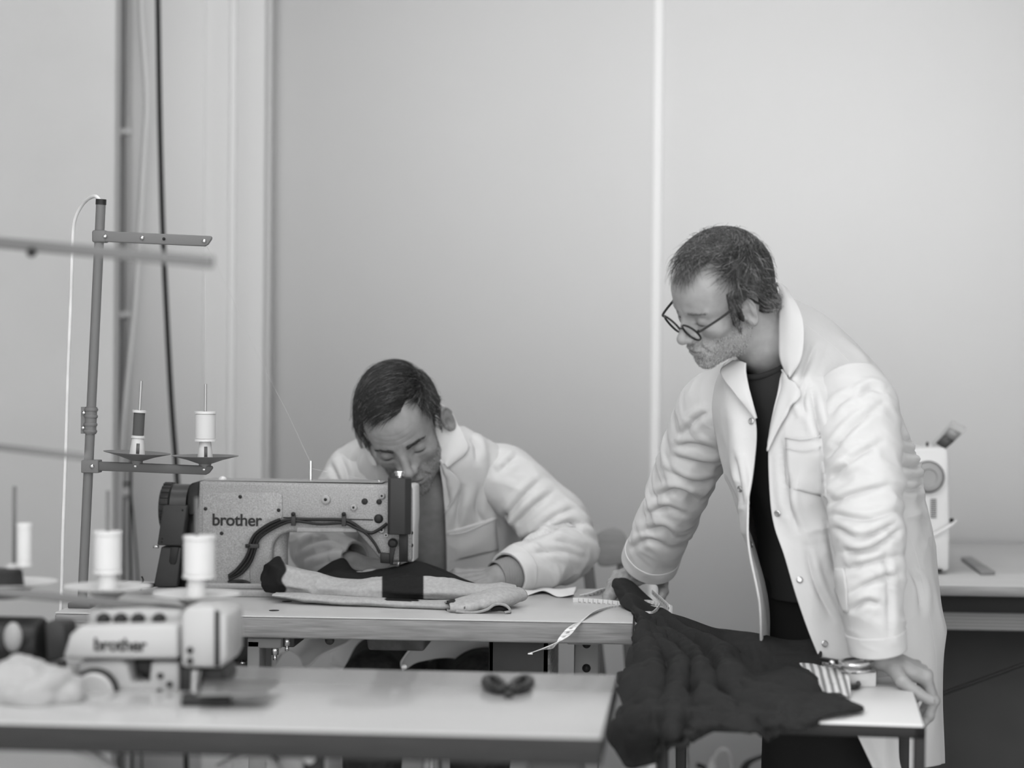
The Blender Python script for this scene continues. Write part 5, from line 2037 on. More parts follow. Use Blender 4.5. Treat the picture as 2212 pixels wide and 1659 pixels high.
# coat: control rings from the right front edge round the back to the left front edge (pixel x, pixel y, distance)
RG = [
    [(1606, 790, 3.765), (1598, 770, 3.84), (1622, 735, 3.905), (1652, 680, 3.925), (1692, 640, 3.90), (1708, 655, 3.85), (1708, 705, 3.785), (1702, 765, 3.745), (1687, 818, 3.735)],
    [(1604, 832, 3.755), (1566, 812, 3.83), (1562, 795, 3.95), (1650, 745, 4.01), (1758, 682, 3.99), (1822, 722, 3.90), (1812, 772, 3.78), (1745, 830, 3.70), (1680, 850, 3.71)],
    [(1628, 892, 3.745), (1562, 872, 3.80), (1535, 860, 3.95), (1630, 815, 4.05), (1790, 755, 4.03), (1892, 790, 3.91), (1895, 850, 3.755), (1785, 880, 3.66), (1671, 890, 3.70)],
    [(1634, 948, 3.735), (1570, 935, 3.78), (1542, 935, 3.94), (1640, 925, 4.07), (1815, 880, 4.05), (1940, 900, 3.93), (1922, 955, 3.75), (1785, 962, 3.65), (1661, 962, 3.70)],
    [(1624, 1045, 3.725), (1588, 1035, 3.77), (1568, 1040, 3.92), (1660, 1060, 4.07), (1840, 1050, 4.06), (1980, 1050, 3.95), (1962, 1075, 3.785), (1805, 1075, 3.675), (1663, 1065, 3.70)],
    [(1616, 1110, 3.72), (1600, 1105, 3.79), (1596, 1110, 3.93), (1680, 1120, 4.07), (1850, 1120, 4.06), (1994, 1120, 3.95), (1975, 1140, 3.79), (1815, 1145, 3.69), (1672, 1135, 3.70)],
    [(1618, 1185, 3.715), (1622, 1170, 3.80), (1622, 1170, 3.94), (1695, 1180, 4.07), (1860, 1190, 4.06), (2004, 1190, 3.95), (1986, 1205, 3.79), (1828, 1210, 3.70), (1694, 1200, 3.69)],
    [(1640, 1300, 3.71), (1655, 1290, 3.81), (1660, 1290, 3.95), (1715, 1300, 4.08), (1875, 1300, 4.06), (2018, 1300, 3.95), (2000, 1310, 3.79), (1850, 1315, 3.70), (1724, 1300, 3.68)],
    [(1644, 1392, 3.75), (1664, 1400, 3.82), (1675, 1400, 3.95), (1735, 1420, 4.08), (1885, 1420, 4.06), (2027, 1420, 3.95), (2010, 1430, 3.79), (1880, 1430, 3.70), (1765, 1410, 3.68)],
    [(1652, 1440, 3.82), (1672, 1460, 3.85), (1690, 1500, 3.95), (1750, 1540, 4.08), (1890, 1540, 4.06), (2029, 1540, 3.95), (2014, 1550, 3.79), (1905, 1550, 3.70), (1826, 1535, 3.69)],
    [(1662, 1480, 3.88), (1685, 1520, 3.90), (1700, 1590, 3.95), (1760, 1640, 4.08), (1895, 1650, 4.06), (2030, 1648, 3.95), (2016, 1655, 3.79), (1935, 1660, 3.71), (1886, 1660, 3.69)],
]
ctrl = [np.array([P(*q) for q in r]) for r in RG]
NU2, NV2 = 300, 260
g2 = net(np.stack(ctrl), NU2, NV2)
vv = np.linspace(0, 1, NV2)[:, None] * np.ones((1, NU2))
uu = np.linspace(0, 1, NU2)[None, :] * np.ones((NV2, 1))
edge = smoothstep(0.0, 0.06, uu) * smoothstep(1.0, 0.94, uu)
g2 = crumple(g2, 0.013, 51, 8.0, (1.0, 1.0, 0.30), weight=smoothstep(0.05, 0.35, vv) * edge, frame=None)
g2 = crumple(g2, 0.004, 57, 10.0, (0.6, 0.6, 1.3), weight=np.exp(-((vv - 0.45) / 0.13) ** 2) * edge * 1.6)
g2 = sculpt(g2, [{'p': [(1752, 840), (1762, 900), (1778, 950), (1784, 1000)], 'd': 0.012, 'w': 9}, [(1722, 850), (1738, 800), (1760, 745)], [(1745, 900), (1735, 870), (1745, 820)], [(1715, 1000), (1705, 1080), (1725, 1150)], [(1785, 1125), (1797, 1190), (1806, 1240)],
    [(1945, 948), (1965, 955), (1985, 952)], [(1945, 972), (1970, 978), (1992, 972)], {'p': [(1942, 1003), (1970, 1008), (1998, 1000)], 'd': 0.010}, [(1944, 1032), (1972, 1036), (2000, 1030)], {'p': [(1944, 1052), (1970, 1058), (1998, 1044)], 'd': 0.009},
    [(1965, 1230), (1985, 1270), (1990, 1330)], [(1740, 1180), (1760, 1260), (1800, 1340)], [(1690, 960), (1695, 1040), (1700, 1110)],
    [(1585, 980), (1595, 1030), (1605, 1090)], [(1890, 780), (1860, 750), (1820, 720)]])
coat2 = MB().grid(g2).build('coat', M_COAT, p2, smooth=True, angle=0, solid=0.004)
CR2L = [{'p': [(1782, 1000), (1830, 935), (1905, 872)], 'd': 0.008}, [(1786, 1042), (1845, 990), (1905, 955)], [(1792, 1090), (1850, 1066), (1925, 1048)], [(1800, 1112), (1870, 1122), (1940, 1104)], {'p': [(1806, 1140), (1862, 1162), (1932, 1130)], 'd': 0.010},
        {'p': [(1822, 1192), (1880, 1186), (1945, 1142)], 'd': 0.010}, [(1826, 1232), (1880, 1216), (1945, 1200)], [(1838, 1280), (1895, 1252), (1940, 1240)], {'p': [(1908, 1170), (1918, 1280), (1920, 1385)], 'd': 0.004}, [(1840, 1320), (1870, 1300), (1900, 1305)], [(1850, 860), (1880, 840), (1910, 850)], [(1790, 900), (1815, 870), (1850, 850)]]
CR2R = [[(1436, 1015), (1500, 1042), (1562, 1030)], [(1455, 985), (1520, 1002), (1568, 1000)], {'p': [(1418, 1072), (1465, 1058), (1512, 1082)], 'd': 0.009}, [(1398, 1112), (1440, 1096), (1482, 1112)], [(1380, 1152), (1430, 1140), (1458, 1162)], [(1475, 940), (1505, 905), (1530, 890)], [(1460, 965), (1495, 960), (1540, 970)], [(1365, 1185), (1400, 1165), (1440, 1180)]]
s2L = sleeve([P(1835, 832, 3.745), P(1852, 880, 3.71), P(1858, 960, 3.665), P(1866, 1060, 3.625), P(1872, 1150, 3.605), P(1882, 1260, 3.60), P(1890, 1340, 3.605), P(1896, 1404, 3.615)],
             [0.058, 0.070, 0.069, 0.066, 0.062, 0.057, 0.052, 0.047], 61, 'sleeve', p2, amp=0.010, freq=12, elbow=0.5, creases=CR2L)
s2R = sleeve([P(1605, 845, 3.92), P(1548, 878, 3.96), P(1508, 960, 4.04), P(1470, 1050, 4.12), P(1440, 1120, 4.19), P(1417, 1175, 4.25), P(1403, 1214, 4.29)],
             [0.062, 0.067, 0.064, 0.061, 0.058, 0.056, 0.056], 67, 'sleeve', p2, amp=0.009, freq=12, elbow=0.5, creases=CR2R)
bv2 = bvh_of([coat2, s2L, s2R])
col = [
    ('lapel', [(1687, 792), (1675, 824), (1666, 865), (1661, 924), (1661, 974)], [(1702, 810), (1727, 850), (1709, 888), (1680, 940), (1663, 974)], 0.007, 3.70),
]
for nm, L, R_, lf, fbk in col:
    gp = drape_patch(bv2, L, R_, 9, 30, lf, fallback=fbk)
    MB().grid(gp).build(nm, M_COAT_P, p2, smooth=True, angle=0, solid=0.003)
collar_net([((1701, 812, 3.712), (1705, 815, 3.708)), ((1685, 772, 3.722), (1731, 774, 3.692)), ((1683, 715, 3.738), (1737, 716, 3.70)), ((1684, 665, 3.765), (1729, 674, 3.735)), ((1684, 630, 3.805), (1707, 636, 3.79)), ((1677, 612, 3.865), (1692, 619, 3.885)), ((1655, 618, 3.92), (1662, 628, 3.95)), ((1622, 680, 3.93), (1608, 705, 3.96))], p2, 70)
lo_ = collar_net([((1611, 784, 3.76), (1584, 779, 3.80)), ((1612, 808, 3.752), (1557, 804, 3.80)), ((1620, 845, 3.744), (1588, 850, 3.755)), ((1628, 878, 3.736), (1612, 880, 3.742)), ((1634, 904, 3.736), (1631, 905, 3.735))], p2, 40, 0.003)
lo_.name = 'lapel'
# pockets and seams
gp = drape_patch(bv2, [(1698, 946), (1701, 1000), (1708, 1055)], [(1777, 942), (1782, 1005), (1788, 1075)], 12, 18, 0.002, fallback=3.68)
po = MB().grid(gp).build('breast_pocket', M_COAT_P, p2, smooth=True, angle=0, solid=0.002)
MB().tube(seam(bv2, [(1697, 945), (1735, 950), (1777, 942)], 0, 0.0048), 0.0011, n=6, smooth=False).build('pocket_edge', M_COAT_P, po, smooth=True)
MB().tube(seam(bv2, [(1699, 968), (1737, 974), (1779, 966)], 0, 0.0048), 0.0007, n=6, smooth=False).build('pocket_seam', M_COAT_P, po, smooth=True)
gp = drape_patch(bv2, [(1799, 1228), (1806, 1270), (1826, 1322)], [(1826, 1226), (1832, 1270), (1834, 1322)], 8, 14, 0.0035, fallback=3.66)
MB().grid(gp).build('hip_pocket', M_COAT_P, p2, smooth=True, angle=0, solid=0.002)
for sm_pts in ([(1736, 700), (1765, 722), (1800, 750), (1832, 782)], [(1944, 1110), (1975, 1190), (1998, 1290), (2018, 1400), (2022, 1480)], [(1950, 1192), (1972, 1250), (1985, 1295), (1975, 1330), (1955, 1350)]):
    MB().tube(seam(bv2, sm_pts, 0, 0.001, fallback=3.85), 0.0011, n=6, smooth=False).build('seam', M_COAT_P, p2, smooth=True)
for px, py, mt in ((1625, 910, M_SNAP), (1601, 1055, M_SNAP), (1619, 1177, M_SNAP), (1681, 1108, M_COAT_P), (1727, 1252, M_COAT_P), (1780, 1390, M_COAT_P)):
    c, nn = drape(bv2, px, py, 0.003, 3.70)
    o = MB().lathe([(0.0058, 0), (0.0058, 0.0012), (0.0042, 0.0022), (0.0042, 0.001), (0.001, 0.001)], c, nn, n=18).build('snap_button', M_SNAP, p2, smooth=True, angle=30)

# glasses
M_FRAME = mat('dark_tortoise_frame', 0.02, 0.3)
gl = thing('glasses', H2.wld((0, 0.105, -0.012)), 'round dark-framed glasses low on the standing man\'s nose', 'glasses')
tilt = 0.33
gc = np.array([0, 0.1005, -0.0125])


def GL(x, y, z):
    """glasses frame: x across, y forward, z up, turned with a little extra droop"""
    c, s = math.cos(tilt), math.sin(tilt)
    return H2.wld(gc + np.array([x, y * c + z * s * -1 * 0 + (-z) * s * -1, z * c - y * s]))


for sgn in (-1, 1):
    th = np.linspace(0, 2 * np.pi, 40, endpoint=False)
    ring_ = np.array([GL(sgn * 0.0300 + 0.0215 * math.cos(a), -0.004 * ((0.0300 + sgn * 0.0215 * math.cos(a)) / 0.052) ** 2, 0.0205 * math.sin(a)) for a in th])
    rim = MB().tube(ring_, 0.0020, n=8, smooth=False, closed=True).build('rim', M_FRAME, gl, smooth=True)
    m = MB()
    cen = ring_.mean(0)
    m.add(np.vstack([ring_, cen]), [(i, (i + 1) % 40, 40) for i in range(40)])
    m.build('lens', mat('clear_lens', 0.9, 0.02, trans=1.0, alpha=0.25), rim)
    hx = sgn * 0.0515
    a0 = GL(hx, -0.007, 0.008)
    a1 = GL(sgn * 0.061, -0.010, 0.010)
    ear_p = H2.wld(np.array([sgn * 0.080, -0.004, 0.020]))
    ear_b = H2.wld(np.array([sgn * 0.080, -0.030, -0.004]))
    mid = a1 * 0.5 + ear_p * 0.5 + H2.R[:, 0] * sgn * 0.003
    MB().tube([a0, a1, mid, ear_p, ear_b], 0.0023, n=8, samples=40).build('temple', M_FRAME, gl, smooth=True)
MB().tube([GL(-0.0085, 0.0, 0.004), GL(0, 0.003, 0.007), GL(0.0085, 0.0, 0.004)], 0.0015, n=8).build('bridge', M_FRAME, gl, smooth=True)
# ------------------------------------------------------------------ small side table
M_TUBE = mat('dark_steel_tube', 0.012, 0.45)
SZ = 0.70
sFR, sBR = on_z(2000, 1567, SZ), on_z(1968, 1468, SZ)
ey = norm(sBR - sFR)
ex = np.array([ey[1], -ey[0], 0]) * -1
SL, SD = 0.415, np.linalg.norm(sBR - sFR) + 0.05
sRot = np.stack([-ex, ey, UP], axis=1)
sc = sFR + ex * SL / 2 + ey * SD / 2
t = thing('side_table', (sc[0], sc[1], 0), 'small white-topped side table with thin black steel frame under the black garment', 'table')
MB().box(sc - (0, 0, 0.004), (SL - 0.006, SD - 0.006, 0.008), sRot).build('table_top', mat('white_laminate', 0.62, 0.4), t, bevel=0.001)
for k in (0, 1):
    c = sFR + ex * SL / 2 + ey * (0.009 if k == 0 else SD - 0.009) - UP * 0.0125
    MB().box(c, (SL, 0.018, 0.018), sRot).build('frame_rail', M_TUBE, t, bevel=0.002)
    c = sFR + ey * SD / 2 + ex * (0.009 if k == 0 else SL - 0.009) - UP * 0.0125
    MB().box(c, (0.018, SD, 0.018), sRot).build('frame_rail', M_TUBE, t, bevel=0.002)
    for j in (0, 1):
        c = sFR + ex * (0.009 if k == 0 else SL - 0.009) + ey * (0.009 if j == 0 else SD - 0.009)
        MB().box((c[0], c[1], (SZ - 0.02) / 2), (0.018, 0.018, SZ - 0.02), sRot).build('leg', M_TUBE, t, bevel=0.002)
MB().cyl(on_y(1747, 1570, sFR[1] + 0.012), on_y(1747, 1570, sFR[1] + 0.03), 0.003, n=10).build('rail_rivet', M_CHROME, t)

# ------------------------------------------------------------------ black garment hanging over table corner and side table
M_JERSEY = mat('black_jersey', 0.018, 0.9, noise=(300, 0.15, 2), bump=(500, 0.15, 2), spec=0.2)
GR = [
    [(1322, 1266, 4.24), (1332, 1250, 4.26), (1362, 1256, 4.27), (1400, 1290, 4.22), (1445, 1322, 4.08), (1560, 1362, 3.86), (1680, 1388, 3.78), (1776, 1388, 3.72)],
    [(1340, 1302, 4.15), (1358, 1290, 4.13), (1380, 1302, 4.12), (1410, 1322, 4.08), (1490, 1352, 3.93), (1590, 1378, 3.80), (1700, 1400, 3.73), (1778, 1404, 3.70)],
    [(1374, 1345, 3.92), (1388, 1342, 3.90), (1408, 1355, 3.88), (1440, 1372, 3.84), (1530, 1395, 3.76), (1630, 1412, 3.68), (1715, 1428, 3.66), (1772, 1424, 3.65)],
    [(1360, 1400, 3.76), (1380, 1400, 3.74), (1420, 1405, 3.71), (1475, 1420, 3.66), (1560, 1430, 3.60), (1650, 1450, 3.56), (1725, 1470, 3.54), (1768, 1486, 3.54)],
    [(1342, 1458, 3.62), (1375, 1455, 3.58), (1420, 1455, 3.54), (1485, 1462, 3.50), (1570, 1470, 3.46), (1665, 1490, 3.44), (1750, 1506, 3.44), (1796, 1490, 3.46)],
    [(1352, 1530, 3.45), (1385, 1520, 3.41), (1430, 1518, 3.38), (1490, 1518, 3.36), (1580, 1524, 3.33), (1690, 1532, 3.31), (1800, 1536, 3.31), (1864, 1526, 3.33)],
    [(1335, 1575, 3.38), (1375, 1580, 3.33), (1425, 1572, 3.215), (1490, 1568, 3.21), (1570, 1560, 3.215), (1660, 1556, 3.22), (1755, 1553, 3.225), (1846, 1533, 3.30)],
    [(1327, 1606, 3.36), (1368, 1662, 3.30), (1425, 1622, 3.205), (1480, 1598, 3.20), (1545, 1574, 3.205), (1640, 1588, 3.205), (1735, 1566, 3.215), (1830, 1540, 3.29)],
]
g = net(np.array([[P(*q) for q in r] for r in GR]), 190, 190)
vv = np.linspace(0, 1, 190)[:, None] * np.ones((1, 190))
fr_ = np.stack([norm(VR + VU * 0.6), norm(VU - VR * 0.6), VT], axis=1)
# soft folds fanning out from where the cloth is held at the table corner
_q = (g - CAM_O) @ CAM_R
_px, _py = CPX - FPX * _q[..., 0] / _q[..., 2], CPY + FPX * _q[..., 1] / _q[..., 2]
_r = np.hypot(_px - 1390, _py - 1290)
_th = np.arctan2(_py - 1290, _px - 1390)
_w = fbm(np.stack([_px / 160, _py / 160, 0 * _px], -1), 13, 2)
fold = np.abs(np.sin(_th * 8.5 + _w * 2.6)) ** 0.8 - 0.62
g = g + grid_normals(g) * (fold * 0.026 * smoothstep(30, 200, _r) * smoothstep(600, 380, _r))[..., None] * -1
g = crumple(g, 0.014, 71, 9, (0.6, 1.1, 0.7), smoothstep(0.02, 0.2, vv), False, fr_)
g = crumple(g, 0.006, 78, 20, (1.0, 0.7, 0.7), smoothstep(0.1, 0.3, vv), False, None)
lx, ly = (g - sFR) @ ex, (g - sFR) @ ey
over = (lx > -0.01) & (lx < SL + 0.01) & (ly > -0.004) & (ly < SD + 0.01)
g[..., 2] = np.where(over, np.maximum(g[..., 2], SZ + 0.004 + 0.006 * vnoise(g * 30, 3)), g[..., 2])
over = (g[..., 0] < BX1 + 0.004) & (g[..., 1] > BY0 - 0.004) & (g[..., 1] < BY1)
g[..., 2] = np.where(over & (g[..., 2] > TZ - 0.03), np.maximum(g[..., 2], TZ + 0.004), g[..., 2])
ga = MB().grid(g).build('black_garment', M_JERSEY, smooth=True, angle=0, solid=0.004, label='crumpled black jersey garment sliding off the table corner over the side table', cat='garment')
# ------------------------------------------------------------------ striped cloth, shears and buckle on the side table
M_STRIPE = mat_stripes('ticking_stripes', 0.62, 0.20, 'X', 26, rough=0.9, sharp=0.22, duty=0.55)
SR = [[(1722, 1430, 3.70), (1760, 1428, 3.70), (1790, 1436, 3.68)], [(1745, 1452, 3.63), (1775, 1446, 3.62), (1829, 1450, 3.60)], [(1760, 1478, 3.55), (1795, 1472, 3.54), (1836, 1478, 3.53)], [(1772, 1498, 3.49), (1810, 1494, 3.48), (1838, 1506, 3.46)]]
g = net(np.array([[P(*q) for q in r] for r in SR]), 40, 40)
g = crumple(g, 0.003, 81, 16)
MB().grid(g).build('striped_cloth', M_STRIPE, smooth=True, angle=0, solid=0.003, label='folded striped ticking scrap peeking out from under the black garment', cat='cloth')


M_PAPER_W = mat('pad_white', 0.55, 0.7)


def on_side(px, py, h=0.0):
    return on_z(px, py, SZ + h)


q = [on_side(x, y, 0.024) for x, y in ((1818, 1438), (1896, 1440), (1892, 1454), (1822, 1452))]
MB().prism(q[::-1], (0, 0, -0.0238)).build('paper_pad', M_PAPER_W, label='white paper pad under the steel shears on the side table', cat='paper pad', bevel=0.001)
t = thing('shears', on_side(1850, 1444, 0.024), 'steel tailor shears with looped handles beside the hand on the side table', 'shears')
th = np.linspace(0, 2 * np.pi, 28, endpoint=False)
MB().tube([on_side(1850 + 36 * math.cos(a), 1431 + 7 * math.sin(a), 0.042) for a in th], 0.0034, n=8, closed=True, smooth=False).build('upper_handle', M_CHROME, t, smooth=True)
MB().tube([on_side(1852 + 38 * math.cos(a), 1444 + 8 * math.sin(a), 0.0285) for a in th], 0.0034, n=8, closed=True, smooth=False).build('lower_handle', M_CHROME, t, smooth=True)
MB().bar(on_side(1816, 1431, 0.040), on_side(1776, 1424, 0.038), 0.014, 0.007).build('upper_blade', M_DARK, t, bevel=0.002)
MB().bar(on_side(1818, 1443, 0.029), on_side(1780, 1436, 0.030), 0.014, 0.005).build('lower_blade', M_CHROME, t, bevel=0.001)
MB().cyl(on_side(1797, 1431, 0.030), on_side(1797, 1431, 0.046), 0.005, n=14).build('pivot_screw', M_CHROME, t)
t = thing('strap_buckle', on_side(1840, 1472), 'black plastic strap buckle lying next to the striped cloth', 'buckle')
q = [on_side(x, y, 0.006) for x, y in ((1826, 1455), (1836, 1457), (1850, 1470), (1855, 1478), (1850, 1484), (1836, 1484), (1830, 1474))]
MB().tube(q, 0.004, n=8, closed=True).build('loop', M_DARK, t, smooth=True)
MB().bar(on_side(1830, 1456, 0.010), on_side(1848, 1470, 0.010), 0.014, 0.006).build('tongue', M_DARK, t, bevel=0.002)
MB().bar(on_side(1832, 1472, 0.004), on_side(1846, 1478, 0.004), 0.012, 0.004).build('strap', mat('grey_webbing', 0.3, 0.8), t)

# ------------------------------------------------------------------ the jumper being sewn
M_FAB = mat_attr('jersey_marl', rough=0.92, spec=0.1, bump=(420, 0.25), mottle=(150, 0.10))


def T(px, py, z=TZ):
    return on_z(px, py, z)


def shaded(m, name, fn, par, **kw):
    v = np.vstack(m.v)
    return m.build(name, M_FAB, par, smooth=True, angle=0, shade=fn(v), **kw)


def px_of(v):
    q = (v - CAM_O) @ CAM_R
    return CPX - FPX * q[:, 0] / q[:, 2]


GREY, BLK_ = 0.31, 0.014
ju = thing('jumper', T(850, 1290), 'grey marl jumper with black panels gathered under the machine needle', 'garment')


def body_shade(v):
    x = px_of(v)
    s = np.full(len(v), GREY)
    k = smoothstep(823, 827, x) * smoothstep(917, 913, x)
    e = 614 + 5 * np.sin(v[:, 2] * 160)
    k = np.maximum(k, smoothstep(e + 3, e - 3, x))
    s = s * (1 - k) + BLK_ * k
    return s


c = [P(588, 1236, 4.215), P(612, 1252, 4.185), P(690, 1268, 4.165), P(790, 1275, 4.145), P(880, 1276, 4.125), P(960, 1281, 4.11), P(1040, 1284, 4.11), P(1112, 1284, 4.12)]
g = loft(tube_rings(c, [(0.020, 0.032), (0.030, 0.032), (0.034, 0.027), (0.036, 0.026), (0.038, 0.030), (0.034, 0.025), (0.030, 0.020), (0.022, 0.014)], 12), 60, 360)
g = crumple(g, 0.013, 91, 12, (0.45, 1.2, 1.5), None, True)
g[..., 2] = np.maximum(g[..., 2], TZ + 0.016)
shaded(MB().grid(g, closed_u=True), 'body_panel', body_shade, ju)
c = [P(600, 1284, 4.16), P(700, 1294, 4.13), P(800, 1299, 4.11), P(900, 1304, 4.09), P(1000, 1308, 4.07), P(1080, 1304, 4.08)]
g = loft(tube_rings(c, [(0.03, 0.007), (0.034, 0.009), (0.034, 0.010), (0.034, 0.010), (0.03, 0.009), (0.02, 0.007)], 12), 48, 110)
g = crumple(g, 0.003, 93, 18, (0.6, 1.2, 1.2), None, True)
g[..., 2] = np.maximum(g[..., 2], TZ + 0.001)
shaded(MB().grid(g, closed_u=True), 'lower_fold', lambda v: np.where((px_of(v) > 832) & (px_of(v) < 905) & (v[:, 2] > TZ + 0.014), BLK_, GREY * 1.05), ju)
BR = [[(672, 1245, 4.30), (735, 1206, 4.315), (768, 1232, 4.31), (830, 1230, 4.30), (895, 1212, 4.29), (945, 1228, 4.29), (1056, 1277, 4.22)],
      [(672, 1246, 4.27), (738, 1222, 4.275), (778, 1238, 4.265), (835, 1232, 4.255), (898, 1220, 4.245), (950, 1236, 4.25), (1055, 1277, 4.20)],
      [(676, 1250, 4.23), (742, 1240, 4.22), (790, 1248, 4.205), (848, 1246, 4.195), (902, 1240, 4.185), (958, 1252, 4.19), (1052, 1279, 4.17)],
      [(690, 1258, 4.19), (745, 1258, 4.175), (795, 1262, 4.165), (850, 1262, 4.155), (905, 1260, 4.15), (960, 1268, 4.15), (1046, 1284, 4.14)]]
g = net(np.array([[P(*q) for q in r] for r in BR]), 110, 60)
g = crumple(g, 0.003, 95, 14)
shaded(MB().grid(g), 'black_panel', lambda v: np.full(len(v), BLK_ * 1.1), ju, solid=0.003)
BR = [[(760, 1240, 4.27), (800, 1232, 4.28), (840, 1226, 4.29), (866, 1216, 4.295)], [(775, 1248, 4.235), (812, 1244, 4.24), (845, 1240, 4.25), (862, 1228, 4.262)], [(790, 1254, 4.205), (825, 1252, 4.20), (850, 1248, 4.20), (862, 1240, 4.21)]]
g = net(np.array([[P(*q) for q in r] for r in BR]), 50, 30)
g = crumple(g, 0.004, 97, 20)
shaded(MB().grid(g), 'inside_fold', lambda v: np.full(len(v), GREY), ju, solid=0.003)
# turned cuff lying at the front
c = [P(1112, 1284, 4.13), P(1080, 1292, 4.09), P(1035, 1302, 4.055), P(990, 1309, 4.035), P(966, 1310, 4.03)]
rg = []
for i, (q, w, h) in enumerate(zip(c, (0.030, 0.036, 0.040, 0.038, 0.030), (0.014, 0.017, 0.016, 0.012, 0.009))):
    ax = norm(c[min(i + 1, 4)] - c[max(i - 1, 0)])
    sd = norm(np.cross(ax, UP))
    th = np.linspace(0, 2 * np.pi, 14, endpoint=False)
    ring_ = np.array([q + sd * w * math.cos(a) + UP * h * math.sin(a) for a in th])
    rg.append(ring_)
g = loft(rg, 56, 60)
g = crumple(g, 0.0045, 99, 13, (1, 1, 1), None, True)
g[..., 2] = np.maximum(g[..., 2], TZ + 0.001)
shaded(MB().grid(g, closed_u=True), 'sleeve_end', lambda v: np.where((vnoise(v * 60, 4) > 0.62) & (px_of(v) < 1005), BLK_ * 2, GREY * 1.1), ju, solid=0.004)
# curled hem of the cuff with its dark opening
q = [P(x, y, 4.005) for x, y in ((985, 1321), (1020, 1324), (1050, 1318), (1070, 1306), (1092, 1308), (1102, 1320), (1090, 1324))]
m = MB()
m.ribbon(q, [VT * 0.012 + UP * 0.002] * len(q), thick=0.005)
shaded(m, 'cuff_edge', lambda v: np.full(len(v), GREY * 0.9), ju)
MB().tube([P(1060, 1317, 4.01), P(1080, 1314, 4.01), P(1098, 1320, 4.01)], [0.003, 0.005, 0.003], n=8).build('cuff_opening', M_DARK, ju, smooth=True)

# ------------------------------------------------------------------ paper pattern and measuring tape on the table
M_PAPER = mat('pattern_paper', 0.62, 0.8)
PR = [[(1112, 1270, 4.42), (1150, 1268, 4.43), (1200, 1274, 4.41), (1245, 1276, 4.40)], [(1122, 1280, 4.35), (1150, 1276, 4.36), (1195, 1283, 4.34), (1240, 1284, 4.34)], [(1140, 1288, 4.29), (1175, 1284, 4.31), (1205, 1291, 4.28), (1240, 1292, 4.28)]]
g = net(np.array([[T(q[0], q[1]) + UP * (0.002 + 0.006 * ((i + j) % 2)) for j, q in enumerate(r)] for i, r in enumerate(PR)]), 40, 24)
MB().grid(g).build('paper_pattern', M_PAPER, smooth=True, angle=0, solid=0.0008, label='curled paper scrap lying by the seated man\'s cuff', cat='paper')
t = thing('measuring_tape', T(1330, 1315), 'white measuring tape with printed divisions trailing over the table edge', 'measuring tape')
M_TAPE = mat('tape_white', 0.66, 0.5)
M_INK = mat('printed_ink', 0.05, 0.6)
strips = [
    ([P(1238, 1302, 4.20), P(1290, 1305, 4.18), P(1340, 1310, 4.16), P(1400, 1318, 4.13), P(1432, 1322, 4.12)], [VU * 0.0105 + VT * 0.003] * 5),
    ([P(1344, 1312, 4.13), P(1310, 1318, 4.09), P(1275, 1328, 3.98), P(1240, 1352, 3.868), P(1220, 1374, 3.855), P(1200, 1393, 3.85), P(1172, 1402, 3.845), P(1144, 1411, 3.84)], [VU * .006 + VR * 0.002, VU * 0.007 + VR * 0.003, VU * 0.006 + VR * 0.006, VR * 0.009 + VU * 0.002, VR * 0.010 + VU * 0.002, VR * 0.004 + VU * 0.006 + VT * 0.004, VU * 0.002 + VT * 0.008, VU * 0.001 + VT * 0.009]),
    ([P(1318, 1326, 4.10), P(1360, 1330, 4.08), P(1400, 1331, 4.07), P(1412, 1329, 4.08), P(1424, 1312, 4.12), P(1400, 1305, 4.15), P(1375, 1308, 4.17), P(1362, 1318, 4.18)], [VU * 0.0090, VU * 0.0095, VU * 0.0095, VU * 0.0095, VU * 0.0085, VU * 0.0085, VU * 0.008, VU * 0.008]),
    ([P(1252, 1291, 4.30), P(1275, 1286, 4.31), P(1300, 1277, 4.33), P(1330, 1273, 4.36)], [VU * 0.006 + VT * 0.006] * 4),
    ([P(1408, 1278, 4.22), P(1430, 1298, 4.16), P(1444, 1312, 4.12), P(1452, 1318, 4.12)], [VU * 0.005 + VT * 0.004, VU * 0.006, VU * 0.007, VU * 0.009]),
]
for k, (pts, wv) in enumerate(strips):
    o = MB().ribbon(pts, wv, thick=0.0010, samples=48).build('tape_strip', M_TAPE, t, smooth=True, angle=30)
    gg = catmull(np.hstack([np.asarray(pts), np.asarray(wv)]), 200)
    cum = np.concatenate([[0], np.cumsum(np.linalg.norm(np.diff(gg[:, :3], axis=0), axis=1))])
    mk = MB()
    nmk = max(2, int(cum[-1] / 0.0105))
    for j in range(1, nmk):
        s_ = j * 0.0105
        i = min(np.searchsorted(cum, s_), 198)
        p, w = gg[i, :3], gg[i, 3:]
        tg = norm(gg[i + 1, :3] - gg[i, :3])
        nn = norm(np.cross(w, tg))
        if np.dot(nn, VT) < 0:
            nn = -nn
        off = nn * 0.0009
        mk.add([p - w * 0.95 + off, p + w * 0.95 + off, p + w * 0.95 + tg * 0.0006 + off, p - w * 0.95 + tg * 0.0006 + off], [(0, 1, 2, 3)])
        a, b = p + tg * 0.0036 - w * 0.32, p + tg * 0.0036 + w * 0.32
        for e in (-0.0010, 0.0010):
            mk.add([a + tg * (e - 0.0005) + off, b + tg * (e - 0.0005) + off, b + tg * (e + 0.0005) + off, a + tg * (e + 0.0005) + off], [(0, 1, 2, 3)])
    mk.build('printed_marks', M_INK, o, kind='stuff')
MB().box(P(1146, 1411, 3.836), (0.009, 0.02, 0.002)).build('end_clip', M_CHROME, t, bevel=0.0005)

